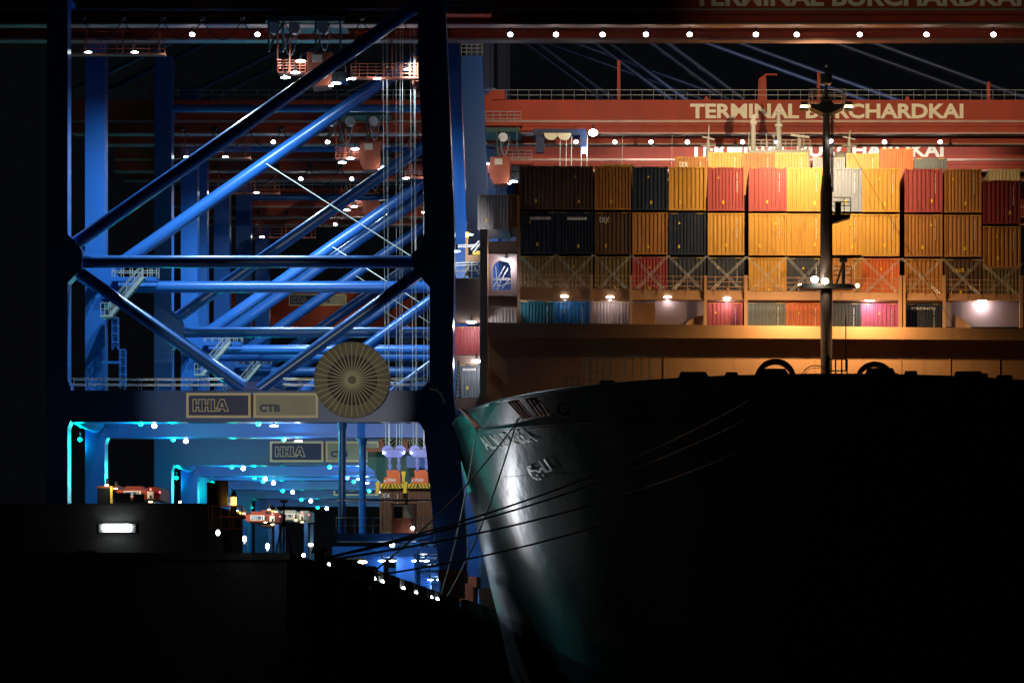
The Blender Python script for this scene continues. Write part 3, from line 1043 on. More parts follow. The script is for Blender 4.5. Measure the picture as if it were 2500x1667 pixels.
# ---- port side structures left of the bays
b = MB()
dd = 257.0
box_px(b, 1112, 1171, 680, 786, dd, 1.5); b.build('side_house', M['mast'], SH)
fr = MB()
quadp(fr, [(1190, 620), (1262, 620), (1262, 633), (1190, 633)], dd, 1.0)
quadp(fr, [(1190, 633.2), (1202, 633.2), (1202, 722), (1190, 722)], dd, 1.0)
quadp(fr, [(1247, 633.2), (1262, 633.2), (1262, 722), (1247, 722)], dd, 1.0)
quadp(fr, [(1202.1, 708), (1246.9, 708), (1246.9, 722), (1202.1, 722)], dd, 1.0)
# rounded top of the opening
for (cxx, s) in ((1202.1, 1), (1246.9, -1)):
    pts = [(cxx, 633.2), (cxx + s * 22.3, 633.2)]
    for i in range(9):
        t = R(90 * i / 8)
        pts.append((cxx + s * (22.3 - 22.3 * math.sin(t)), 655 - 21.5 * math.cos(t)))
    quadp(fr, pts, dd, 1.0)
fr.build('lashing_frame', M['pink'], SH)
fb = MB(); box_px(fb, 1178, 1262, 723, 747, dd + 0.2, 1.0); fb.build('frame_beam', M['mast'], SH); fb = MB(); box_px(fb, 1178, 1262, 590, 619, dd + 0.2, 1.0)
fb.build('frame_beam', M['mast'], SH)
rl = MB()
for a in ((1205, 700, 1232, 650), (1212, 706, 1240, 655), (1210, 650, 1216, 715), (1216, 700, 1246, 690), (1225, 705, 1245, 680)):
    rl.tube(P(a[0], a[1], dd + 1.3), P(a[2], a[3], dd + 1.3), 0.035, 6)
for y_ in (680, 683.5): rl.tube(P(1112, y_, dd + 1.4), P(1262, y_, dd + 1.4), 0.03, 6)
rl.build('lashing_rod', M['steel'], SH)
rl = MB()
for y_ in (597, 601, 640, 646, 660):
    rl.tube(P(1112, y_ + 2, dd + 1), P(1172 if y_ > 610 else 1212, y_, dd + 1), 0.035, 6)
for x_ in (1112, 1152):
    rl.tube(P(x_, 640, dd + 1), P(x_, 680, dd + 1), 0.04, 6)
for a in ((1135, 672, 1145, 650), (1140, 664, 1132, 680), (1165, 642, 1172, 655), (1158, 652, 1170, 670), (1150, 610, 1170, 588), (1156, 616, 1172, 594), (1190, 590, 1205, 612), (1188, 600, 1200, 590)):
    rl.tube(P(a[0], a[1], dd + 0.8), P(a[2], a[3], dd + 0.8), 0.05, 6)
rl.build('outboard_railing', M['white'], SH)
g = MB(); box_px(g, 1136, 1143, 580, 672, dd + 1.6, 0.3); box_px(g, 1143, 1172, 622, 638, dd + 1.6, 0.5)
g.build('gangway_davit', M['tan'] if 'tan' in M else CM['tan'], SH)
g = MB(); box_px(g, 1136, 1144, 566, 579.8, dd + 1.4, 0.5); box_px(g, 1154, 1172, 612, 621.8, dd + 1.2, 0.5)
g.build('davit_box', M['yellow'], SH)
lamp_fix(SH, P(1147, 573, dd + 1), 0.14, 'lampw', 'davit_lamp', 'oval')
for px, py, e in ((1236, 635, 130), (1151, 787, 130), (1163, 881, 110)):
    p = P(px, py, dd - 0.3)
    lamp_fix(SH, p, 0.20, 'lampw', 'bridge_lamp', 'oval')
    light('POINT', 'bridge_lamp_light', (p.x, p.y - 0.1, p.z - 0.3), e, (1.0, 0.90, 0.95), SH, 0.2)
g = MB(); box_px(g, 1112, 1172, 867, 888, dd + 0.2, 0.6); g.build('side_stringer', M['mast'], SH); g = MB(); box_px(g, 1112, 1172, 971, 1000, dd + 0.2, 0.6)
g.build('side_stringer', M['mast'], SH)
ld = MB()
ld.tube(P(1112, 975, dd - 0.1), P(1119, 880, dd - 0.1), 0.04, 6); ld.tube(P(1124, 975, dd - 0.1), P(1121, 880, dd - 0.1), 0.04, 6)
for i in range(9): ld.tube(P(1112.5 + i * 0.7, 970 - i * 10, dd - 0.1), P(1124 - i * 0.4, 970 - i * 10, dd - 0.1), 0.03, 6)
ld.build('ladder', M['black'], SH)
# cage ladders and frames standing on the foredeck
cg = MB()
for x0, x1, y0, y1, nx, nz in ((1382, 1412, 918, 962, 2, 2), (1424, 1458, 874, 960, 2, 5), (1472, 1490, 870, 958, 1, 5), (1525, 1585, 868, 950, 3, 1)):
    for i in range(nx + 1):
        x = x0 + (x1 - x0) * i / nx
        cg.tube(P(x, y0, 252), P(x, y1, 252), 0.035, 6)
    for i in range(nz + 1):
        y_ = y0 + (y1 - y0) * i / nz
        cg.tube(P(x0, y_, 252), P(x1, y_ + (2 if i == 0 else 0), 252), 0.035, 6)
cg.build('ladder_cage', M['steel'], SH)

# ---- foremast
DM = 254.0
sm_ = S(DM)
ms = MB()
def mz(py): return ZC + (VY - py) * sm_
def mx(px): return (px - VX) * sm_
MXC = mx(2017.5)
for (ya, ra), (yb, rb_) in zip(((945, 13.5), (700, 15.5), (560, 15), (470, 15), (425, 9.5), (270, 8.5)), ((700, 15.5), (560, 15), (470, 15), (425, 9.5), (270, 8.5), (252, 12))):
    ms.tube((MXC, DM, mz(ya)), (MXC, DM, mz(yb)), ra * sm_, 24, rb_ * sm_)
mo = ms.build('foremast', M['mast'], SH, True)
pf = MB()
pf.prism([(mx(1976), mz(259)), (mx(2060), mz(259)), (mx(2058), mz(266)), (mx(2027), mz(281)), (mx(2008), mz(281)), (mx(1978), mz(266))], DM - 0.9, DM + 0.9)
pf.prism([(mx(1997), mz(259)), (mx(2038), mz(259)), (mx(2025), mz(240)), (mx(2010), mz(240))], DM - 0.3, DM + 0.3)
pf.tube((MXC, DM, mz(240)), (MXC, DM, mz(205)), 4 * sm_, 10)
pf.tube((MXC, DM, mz(204)), (MXC, DM, mz(182)), 14.5 * sm_, 20)
pf.tube((MXC, DM, mz(182)), (MXC, DM, mz(166)), 4 * sm_, 10, 2.5 * sm_)
pf.build('masthead', M['black'], mo, True)
MB().tube((MXC, DM, mz(165)), (MXC, DM, mz(160)), 3 * sm_, 10).build('masthead_light', M['white'], mo)
MB().tube((MXC, DM, mz(207)), (MXC, DM, mz(204.2)), 10 * sm_, 20).build('lantern_plate', M['deckbrown'], mo)
rl = MB()
for py in (222, 231, 249):
    for yy in (DM - 0.85, DM + 0.85):
        rl.tube((mx(1976), yy, mz(py)), (mx(2062), yy, mz(py)), 0.03, 6)
for px in (1976, 1984, 2056, 2062):
    for yy in (DM - 0.85, DM + 0.85):
        rl.tube((mx(px), yy, mz(259)), (mx(px), yy, mz(222)), 0.03, 6)
for s in (-1, 1):
    rl.tube((mx(2017.5 + s * 14), DM, mz(259)), (mx(2017.5 + s * 5), DM, mz(225)), 0.05, 6)
rl.build('masthead_railing', M['mast'], mo)
for s in (-1, 1):
    c = 2017.5 + s * 54
    b = MB()
    b.box(mx(c - 8), mx(c + 8), DM - 0.3, DM + 0.3, mz(259), mz(249))
    b.box(mx(c - 10), mx(c + 10), DM - 0.35, DM + 0.35, mz(270), mz(265))
    b.tube((mx(c - s * 8), DM, mz(262)), (mx(c - s * 16), DM, mz(262)), 0.07, 8)
    fo = b.build('floodlight', M['mast'], mo)
    MB().box(mx(c - 9), mx(c + 9), DM - 0.28, DM + 0.28, mz(264.8), mz(259.3)).build('lamp_glass', M['lampo'], fo)
    c2 = 2017.5 + s * 26
    MB().box(mx(c2 - 8), mx(c2 + 8), DM + 0.2, DM + 0.5, mz(258.8), mz(255)).build('tube_lamp', M['lampo'], mo)
# masthead floods: aimed aft and down at the stacks
WARM = (1.0, 0.70, 0.38)
for s in (-1, 1):
    c = 2017.5 + s * 54
    light('SPOT', 'masthead_flood', (mx(c), DM + 0.8, mz(262)), 9500 if s < 0 else 3000, WARM, SH, 0.25, aim=(mx(c), DM + 7, mz(262) - 5.0), cone=140, blend=1.0)
light('SPOT', 'masthead_flood', (mx(2017.5), DM + 0.9, mz(256)), 48000, WARM, SH, 0.3, aim=(mx(2017.5) - 1, DM + 50, ZC + 44.5), cone=64, blend=0.6)
# extra mast fittings
ma = MB()
ma.prism([(mx(2032), mz(526)), (mx(2075), mz(526)), (mx(2075), mz(533)), (mx(2032), mz(546))], DM - 0.6, DM + 0.6)
ma.box(mx(2039), mx(2053), DM - 0.3, DM + 0.3, mz(525.8), mz(493))
for px in (2060, 2075):
    ma.tube((mx(px), DM - 0.55, mz(526)), (mx(px), DM - 0.55, mz(485)), 0.035, 6)
for py in (485, 496, 505):
    ma.tube((mx(2033), DM - 0.55, mz(py)), (mx(2075), DM - 0.55, mz(py)), 0.03, 6)
ma.build('mast_platform', M['black'], mo)
mb_ = MB()
mb_.prism([(mx(1960), mz(706)), (mx(2075), mz(706)), (mx(2090), mz(702)), (mx(2075), mz(695)), (mx(1965), mz(695)), (mx(1945), mz(700))], DM - 0.7, DM + 0.7)
mb_.tube((mx(2059), DM, mz(695)), (mx(2059), DM, mz(630)), 0.12, 8)
mb_.tube((mx(2042), DM, mz(694)), (mx(2057), DM, mz(645)), 0.07, 8)
mb_.box(mx(2050), mx(2068), DM - 0.3, DM + 0.3, mz(640), mz(630))
mb_.box(mx(2008), mx(2105), DM - 0.1, DM + 0.1, mz(626.5), mz(623))
for px in (1969, 2077):
    mb_.tube((mx(px), DM - 0.65, mz(695)), (mx(px), DM - 0.65, mz(653)), 0.035, 6)
for a, b_ in ((1969, 2000), (2034, 2077)):
    for py in (653, 663, 674):
        mb_.tube((mx(a), DM - 0.65, mz(py)), (mx(b_), DM - 0.65, mz(py)), 0.028, 6)
mb_.build('lower_mast_platform', M['black'], mo)
for px, py, m_, r in ((1988, 685, 'lampw', 0.26), (2013, 689, 'lampo', 0.24)):
    lamp_fix(SH, (mx(px), DM - 0.75, mz(py)), r, m_, 'forward_floodlight')
light('POINT', 'forward_flood_light', (mx(1999), DM - 1.1, mz(688)), 120, (1, 0.85, 0.65), SH, 0.2)
for px, s in ((1953, -1), (2093, 1)):
    b = MB().ball((mx(px), DM + 0.1, mz(697)), 0.13, 8)
    b.build('side_floodlight', M['lampo'], SH, True)
    light('SPOT', 'side_flood', (mx(px) + s * 0.3, DM - 0.3, mz(700)), 3800, (1.0, 0.62, 0.26), SH, 0.15, aim=(mx(px) + s * 1.2, DW, mz(815)), cone=138, blend=1.0)
pi_ = MB()
pi_.tube((mx(2029), DM - 0.2, mz(470)), (mx(2029), DM - 0.2, mz(282)), 0.05, 6)
pi_.tube((mx(2033), DM - 0.2, mz(470)), (mx(2033), DM - 0.2, mz(282)), 0.05, 6)
pi_.build('mast_ladder', M['black'], mo)
lamp_fix(SH, (mx(2028.5), DM - 0.5, mz(347)), 0.11, 'lampw', 'mast_lamp')
# small staff and railing by the mast foot
sf = MB()
sf.tube(P(2065, 905, 240), P(2065, 772, 240), 0.04, 6)
sf.box(P(2017, 0, 240).x, P(2025, 0, 240).x, 240, 240.3, P(0, 925, 240).z, P(0, 868, 240).z)
for x in (2017, 2040, 2055, 2068): sf.tube(P(x, 930, 240), P(x, 877, 240), 0.05, 6)
for y_ in (877, 905): sf.tube(P(2017, y_, 240), P(2068, y_, 240), 0.04, 6)
sf.build('bow_staff', M['black'], SH)
# forestay wires
MB().tube((mx(2028), DM, mz(285)), P(2330, 800, 257), 0.018, 5).build('stay_wire', M['black'], SH)

# ---- bridge superstructure far aft
DB = 292.0
br = MB()
a = P(1828, 376, DB); b = P(1978, 366, DB)
br.box(a.x, b.x, DB, DB + 3, a.z - 1.5, b.z)
br.build('bridge_deck', M['shipwhite'], SH)
rl = MB()
railing(rl, P(1828, 366, DB), P(1978, 366, DB), 0.72, 10, 0.03, 2)
for px in (1828, 1843, 1871, 1949, 1962): rl.tube(P(px, 366, DB), P(px, 325, DB), 0.04, 6)
rl.build('bridge_railing', M['shipwhite'], SH)
mm = MB()
mm.tube(P(1901, 366, DB), P(1901, 312, DB), 0.28, 12, 0.2)
mm.tube(P(1901, 312, DB), P(1901, 270, DB), 0.22, 12, 0.10)
mm.tube(P(1901, 270, DB), P(1900, 256, DB), 0.06, 8)
mm.box(P(1892, 0, DB).x, P(1910, 0, DB).x, DB - 0.3, DB + 0.3, P(0, 310, DB).z, P(0, 305, DB).z)
mm.box(P(1893, 0, DB).x, P(1908, 0, DB).x, DB - 0.2, DB + 0.2, P(0, 274, DB).z, P(0, 270, DB).z)
mm.tube(P(1887, 330, DB), P(1897, 348, DB), 0.08, 6)
mm.build('radar_mast', M['shipwhite'], SH, True)
mm = MB()
mm.tube(P(1839, 366, DB), P(1839, 305, DB), 0.20, 12)
mm.box(P(1832, 0, DB).x, P(1847, 0, DB).x, DB - 0.3, DB + 0.3, P(0, 305, DB).z, P(0, 296, DB).z)
mm.prism([((1832 - VX) * S(DB), P(0, 295.8, DB).z), ((1844 - VX) * S(DB), P(0, 295.8, DB).z), ((1849 - VX) * S(DB), P(0, 280, DB).z), ((1839 - VX) * S(DB), P(0, 280, DB).z)], DB - 0.2, DB + 0.2)
mm.build('funnel_post', M['shipwhite'], SH, True)
mm = MB()
mm.tube(P(1952, 366, DB), P(1952, 338, DB), 0.14, 10)
mm.beam(P(1930, 330, DB), P(1976, 336, DB), 0.25, 0.16)
mm.build('radar_scanner', M['shipwhite'], SH)
for px, top in ((1729, 305), (2073, 318)):
    mm = MB()
    mm.tube(P(px, 385, DB), P(px, 348, DB), 0.20, 10, 0.14)
    mm.tube(P(px, 348, DB), P(px + 2, top, DB), 0.10, 8, 0.03)
    mm.beam(P(px - 15, 334, DB), P(px + 15, 341, DB), 0.12, 0.10)
    mm.beam(P(px - 18, 356, DB), P(px + 18, 356, DB), 0.12, 0.06)
    mm.build('signal_mast', M['shipwhite'], SH)
mm = MB().ball(P(2052, 388, DB), 0.55, 14)
mm.build('radome', M['shipwhite'], SH, True)
lamp_fix(SH, P(1895, 347, DB - 1), 0.10, 'lampw', 'mast_lamp')
# ================================================================== CONTAINERS
def container(key, x0, x1, ytop, ybot, d, label, group, ribs=9, mark=True, sticker=True, logo=None, L=12.2, tri=False, bar=False, kind='end'):
    """corrugated steel container, end wall towards the camera; x0..ybot are photograph pixels at depth d"""
    a = P(x0, ybot, d); b = P(x1, ytop, d)
    w = b.x - a.x; h = b.z - a.z
    T = thing('shipping_container', label, 'container', (a.x + w / 2, d, a.z), group)
    X0, X1, Z0, Z1 = a.x, b.x, a.z, b.z
    m = CM[key]
    f = MB()
    t = 0.11
    f.box(X0, X0 + t, d, d + 0.16, Z0, Z1)
    f.box(X1 - t, X1, d, d + 0.16, Z0, Z1)
    f.box(X0 + t, X1 - t, d + 0.02, d + 0.12, Z1 - 0.09, Z1 - 0.002)
    f.box(X0 + t, X1 - t, d + 0.02, d + 0.14, Z0 + 0.001, Z0 + 0.13)
    f.box(X0 + 0.01, X1 - 0.01, d + 0.16, d + L, Z0 + 0.05, Z1 - 0.03)
    for x in (X0 - 0.012, X1 - 0.168):
        for z in (Z0 - 0.01, Z1 - 0.11):
            f.box(x, x + 0.18, d - 0.012, d + 0.15, z, z + 0.12)
    f.build('frame', m, T)
    # corrugated wall
    iw = X1 - X0 - 2 * t
    n = ribs
    pw = iw / n
    pts = []
    for i in range(n):
        x = X0 + t + i * pw
        pts += [(x, 0.0), (x + pw * 0.42, 0.0), (x + pw * 0.55, 0.055), (x + pw * 0.87, 0.055)]
    pts.append((X1 - t, 0.0))
    vs = []
    for (x, dep) in pts:
        vs += [(x, d + 0.035 + dep, Z0 + 0.131), (x, d + 0.035 + dep, Z1 - 0.091)]
    c = MB().add(vs, [(2 * i, 2 * i + 2, 2 * i + 3, 2 * i + 1) for i in range(len(pts) - 1)])
    c.build('end_wall', m, T)
    # hatching strips at the top corners
    hz = MB()
    for side in (0, 1):
        for i in range(4):
            x = (X0 + 0.16 + i * 0.11) if side == 0 else (X1 - 0.60 + i * 0.11)
            hz.prism([(x, Z1 - 0.075), (x + 0.05, Z1 - 0.075), (x + 0.08, Z1 - 0.02), (x + 0.03, Z1 - 0.02)], d + 0.012, d + 0.0195)
    hz.build('height_stripes', M['yellow'], T)
    if mark:
        mk = MB()
        xm = X1 - 0.50
        z = Z1 - 0.35
        for i in range(11):
            hh = 0.075
            if i in (4,): z -= 0.08
            mk.box(xm, xm + 0.035 + 0.02 * random.random(), d + 0.015, d + 0.033, z - hh, z)
            z -= 0.115
        mk.build('code_marking', M['white'], T)
    if sticker:
        st = MB()
        xs = X0 + w * (0.25 + 0.5 * random.random())
        zs = Z0 + h * (0.14 + 0.1 * random.random())
        st.box(xs, xs + 0.13, d + 0.012, d + 0.033, zs, zs + 0.22)
        if tri:
            xs = X0 + w * (0.2 + 0.5 * random.random()); zs = Z1 - 0.75
            st.prism([(xs, zs), (xs + 0.16, zs), (xs + 0.08, zs + 0.17)], d + 0.012, d + 0.033)
        st.build('sticker', M['yellow'], T)
    if bar:
        mk = MB()
        for i in range(10):
            x = X0 + w * 0.28 + i * w * 0.057
            mk.box(x, x + w * 0.042, d + 0.008, d + 0.034, Z1 - h * 0.19, Z1 - h * 0.125)
        mk.build('owner_code', M['white'], T)
    if logo:
        s, fx0, fx1, fz0, fz1, mm = logo
        text(s, 'lettering', M[mm], X0 + w * fx0, X0 + w * fx1, Z0 + h * fz0, Z0 + h * fz1, d + 0.032, T, 0.02, 0.0)
    return T


TEX = ('tex', 0.12, 0.40, 0.76, 0.90, 'white')
FB = 262.0
xs13 = [(1268, 1360), (1361, 1447), (1452, 1540), (1544, 1630), (1633, 1723), (1728, 1817), (1828, 1920), (1921, 2010), (2011.5, 2104), (2105, 2196), (2209, 2301), (2306, 2396), (2400, 2492)]
ords = ['port side end', 'second column from the port end', 'third column from the port end', 'fourth column from the port end', 'fifth column from the port end', 'sixth column, just left of the gap', 'seventh column, just right of the first gap',
        'eighth column, left of the foremast', 'ninth column, behind the foremast', 'tenth column, right of the foremast', 'column right of the second gap', 'second column from the starboard end', 'starboard end']
t1 = ['dbrown', 'dbrown', 'brown', 'navy', 'gold', 'red', 'red', 'gold', 'grey', 'gold', 'red', 'brown', 'dred']
t2 = ['navy', 'navy', 'dbrown', 'brown', 'navy', 'gold', 'gold', 'gold', 'gold', 'gold', 'brown', 'brown', 'brown']
t3 = ['olive', 'olive', 'olive', 'red', 'char', 'char', 'gold', 'char', 'brown', 'orange', 'brown', 'dbrown', 'olive']
cname = {'dbrown': 'dark brown', 'brown': 'brown', 'gold': 'golden brown', 'navy': 'black-blue', 'red': 'red', 'grey': 'pale grey', 'dred': 'dark red', 'olive': 'olive brown', 'char': 'charcoal', 'orange': 'orange-red'}
for tier, cols, ya, yb, tn in ((1, t1, 405, 511, 'front top tier'), (2, t2, 517, 619, 'front middle tier'), (3, t3, 625, 731, 'tier behind the lashing rods')):
    for i, ((x0, x1), c) in enumerate(zip(xs13, cols)):
        dy = (x0 - 1268) * 0.0075
        if i == 12: dy += 27 if tier < 3 else 22
        logo = None; bar = False
        if tier == 2 and i in (0, 1): bar = True
        if tier == 2 and i == 2: logo = TEX
        if tier == 3 and i == 11: logo = ('KROL 31', 0.22, 0.72, 0.70, 0.78, 'yellow')
        lab = '%s container, %s, %s' % (cname[c], tn, ords[i])
        if logo is TEX: lab = 'dark brown container with white tex lettering, middle tier of the front stack'
        container(c, x0, x1, ya + dy, yb + dy, FB, lab, 'containers of the front stack',
                  ribs=8 if (i + tier) % 3 else 10, mark=(i > 4 and not (tier == 3 and i > 9)), sticker=True, logo=logo, tri=(i + tier) % 2 == 0, bar=bar)
low = [(1268, 1353.5, 'teal', 'teal container with rounded glow, bottom tier at the port end'), (1354, 1440, 'blue', 'bright blue container in the bottom tier beside the teal one'),
       (1446, 1536, 'mauve', 'pale mauve container in the bottom tier left of the plated bay'), (1727, 1813, 'maroon', 'maroon container in the bottom tier right of the plated bay'),
       (1825, 1917, 'slate', 'slate grey container in the bottom tier left of the foremast'), (1918, 2008, 'orange', 'orange-red container in the bottom tier behind the foremast'),
       (2010, 2102, 'navy', 'black-blue container in the bottom tier just right of the foremast'), (2103, 2194, 'magenta', 'pink container in the bottom tier under a white lamp'),
       (2212, 2298, 'navy', 'navy container with CRONOS lettering in the bottom tier')]
for i, (x0, x1, c, lab) in enumerate(low):
    dy = (x0 - 1268) * 0.0065
    container(c, x0, x1, 735 + dy, 836 + dy, FB - 0.4, lab, 'bottom tier containers', ribs=8 if i % 2 else 10, sticker=i % 2 == 1, tri=True,
              logo=('CRONOS', 0.16, 0.84, 0.85, 0.91, 'white') if i == 8 else None)
back = [(1648, 1727, 383, 'tan', 'golden tex container, leftmost of the rear stacks'), (1729, 1810, 372, 'yellow', 'bright yellow container behind, right of the tex one'), (1811, 1891, 373, 'tan', 'brown container behind, below the grey radar mast'),
        (1892, 1973, 373, 'yellow', 'yellow container behind, left of the foremast'), (1984, 2063, 385, 'grey', 'grey rear container behind the foremast with a pale code plate'), (2066, 2147, 375, 'yellow', 'mustard rear container right of the foremast'),
        (2149, 2230, 363, 'orange', 'plain orange container, tallest of the rear row'), (2232, 2312, 386, 'slate', 'slate grey rear container at the right end'),
        (2415, 2490, 413, 'cream', 'cream container peeking over the dark red starboard one'), (1468, 1547, 401, 'yellow', 'golden container top peeking above the dark port stacks')]
for i, (x0, x1, yt, c, lab) in enumerate(back):
    container(c, x0, x1, yt, yt + 103, 276.0 if i < 8 else 275.5, lab, 'containers of the rear stacks', ribs=10 if i % 2 else 8, tri=i % 2 == 1, sticker=i % 2 == 0, logo=(TEX if i == 0 else None), mark=i not in (6, 7))
sidec = [(1166, 1241, 475, 560, 'mauve', 259.5, 'grey-brown container high above the port lashing frame'), (1242, 1266, 475, 556, 'brown', 259.6, 'narrow visible brown container beside the grey-brown one'),
         (1180, 1260, 750, 850, 'white', 258.4, 'off-white container in the lit bay below the lashing frame'), (1112, 1171, 797, 866, 'red', 258.2, 'red container lit by a lamp at the ship side'),
         (1114, 1171, 889, 970, 'slate', 258.2, 'blue-grey container with a white code, lowest at the ship side'), (1240, 1262, 589, 620, 'magenta', 260.0, 'small bright pink container end above the lashing frame'),
         (1218, 1239, 592, 620, 'slate', 260.0, 'grey container end left of the bright pink one')]
for i, (x0, x1, ya, yb, c, d, lab) in enumerate(sidec):
    container(c, x0, x1, ya, yb, d, lab, 'containers at the port side', ribs=6 if x1 - x0 < 65 else 9, sticker=i in (0, 4), mark=i < 3, bar=(i == 4), L=6.0)
p = P(1120, 852, 257.9); q_ = P(1142, 866, 257.9)

# ================================================================== SPREADERS with their loads in the first crane's portal
def spreader(px, label, num):
    d = 258.0
    sd = S(d)
    T = thing('container_spreader', label, 'spreader', P(px, 1200, d), 'spreaders hanging in the nearest crane')
    def X(v): return (px + v - VX) * sd
    def Z(v): return ZC + (VY - v) * sd
    hb = MB()
    pts = []
    for i in range(13):
        t = R(200 - i * 15); pts.append((X(-15 + 14 * math.cos(t)), Z(1101 - 14 * math.sin(t))))
    for i in range(13):
        t = R(160 - i * 15); pts.append((X(15 + 14 * math.cos(t)), Z(1101 - 14 * math.sin(t))))
    pts += [(X(17), Z(1117)), (X(-17), Z(1117))]
    hb.prism(pts, d - 0.3, d + 0.5)
    ho_ = hb.build('headblock', M['violet'], T)
    tr = MB(); tr.beam((X(-24), d - 0.32, Z(1103)), (X(-15), d - 0.32, Z(1097)), 0.03, 0.03); tr.beam((X(-15), d - 0.32, Z(1097)), (X(15), d - 0.32, Z(1097)), 0.03, 0.03); tr.beam((X(15), d - 0.32, Z(1097)), (X(24), d - 0.32, Z(1103)), 0.03, 0.03)
    tr.build('trim_line', M['black'], ho_)
    for v in (-24, 24):
        MB().ball((X(v), d - 0.34, Z(1106)), 0.07, 8).build('block_lamp', M['lampw'], ho_)
    for v in (-14, 8):
        a = MB()
        a.box(X(v), X(v + 8), d - 0.2, d + 0.2, Z(1124), Z(1117.2))
        a.box(X(v + 1), X(v + 7), d - 0.2, d + 0.1, Z(1133), Z(1124.2))
        a.prism([(X(v - 1), Z(1134)), (X(v + 9), Z(1134)), (X(v + 9), Z(1138)), (X(v + 5), Z(1150)), (X(v + 3), Z(1150)), (X(v - 1), Z(1138))], d - 0.18, d + 0.15)
        a.build('hanger', M['violet'], T)
    b = MB()
    b.prism([(X(-18), Z(1147)), (X(14), Z(1147)), (X(16), Z(1165)), (X(16), Z(1180)), (X(-26), Z(1180)), (X(-24), Z(1166)), (X(-16), Z(1164))], d - 0.1, d + 0.9)
    bo = b.build('spreader_frame', M['orangered'], T)
    text('STINIS', 'lettering', M['white'], X(-17), X(5), Z(1176), Z(1168), d - 0.11, bo, 0.02, 0.03)
    text(num, 'lettering', M['white'], X(-25), X(-19), Z(1177), Z(1171), d - 0.11, bo, 0.02, 0.03)
    y_ = MB().box(X(-33), X(25), d - 0.15, d + 0.8, Z(1192), Z(1180.3))
    yo = y_.build('end_beam', M['yellow'], T)
    st = MB()
    for i in range(7):
        s = 1 if i < 3 else -1
        x = -30 + i * 8
        st.prism([(X(x), Z(1191.5)), (X(x + 3), Z(1191.5)), (X(x + 3 + s * 6), Z(1181)), (X(x + s * 6), Z(1181))], d - 0.162, d - 0.1505)
    st.build('hazard_stripes', M['black'], yo)
    for v0 in (-42, 21):
        MB().prism([(X(v0 - 3), Z(1204)), (X(v0 + 7), Z(1204)), (X(v0 + 6), Z(1190)), (X(v0 + 8), Z(1176)), (X(v0 - 2), Z(1176)), (X(v0 - 1), Z(1192))] if v0 < 0 else
                   [(X(v0), Z(1180)), (X(v0 + 5), Z(1180)), (X(v0 + 6), Z(1165)), (X(v0 + 9), Z(1151)), (X(v0 - 3), Z(1151)), (X(v0), Z(1165))], d - 0.3, d - 0.155).build('corner_flipper', M['yellow'], T)
    rp = MB()
    for v in (-20, -13, -11, 6, 14, 19):
        rp.tube((X(v), d, Z(1090)), (X(v * 1.25 - 3), d + 0.2, Z(62)), 0.019, 5)
    rp.build('hoist_ropes', M['rope'], T)
    return T


spreader(962, 'violet-blue headblock and orange spreader with a flipper guide, left of the pair', '06')
spreader(1029, 'violet-blue headblock and orange spreader partly hidden by the crane leg', '07')
light('SPOT', 'spreader_light', (P(1000, 1045, 251.6).x, 251.9, P(0, 1040, 252).z), 1000, (1.0, 0.95, 0.92), crane, 0.3, aim=P(990, 1180, 258), cone=110, blend=0.8)
container('load', 927, 988, 1193, 1300, 258.1, 'brown container with tex lettering hanging from the left spreader', 'containers under the crane', ribs=7, logo=('tex', 0.02, 0.42, 0.80, 0.92, 'white'), sticker=False)
container('load', 996, 1056, 1193, 1300, 258.1, 'brown container hanging from the right spreader beside the crane leg', 'containers under the crane', ribs=8, sticker=False, mark=False)


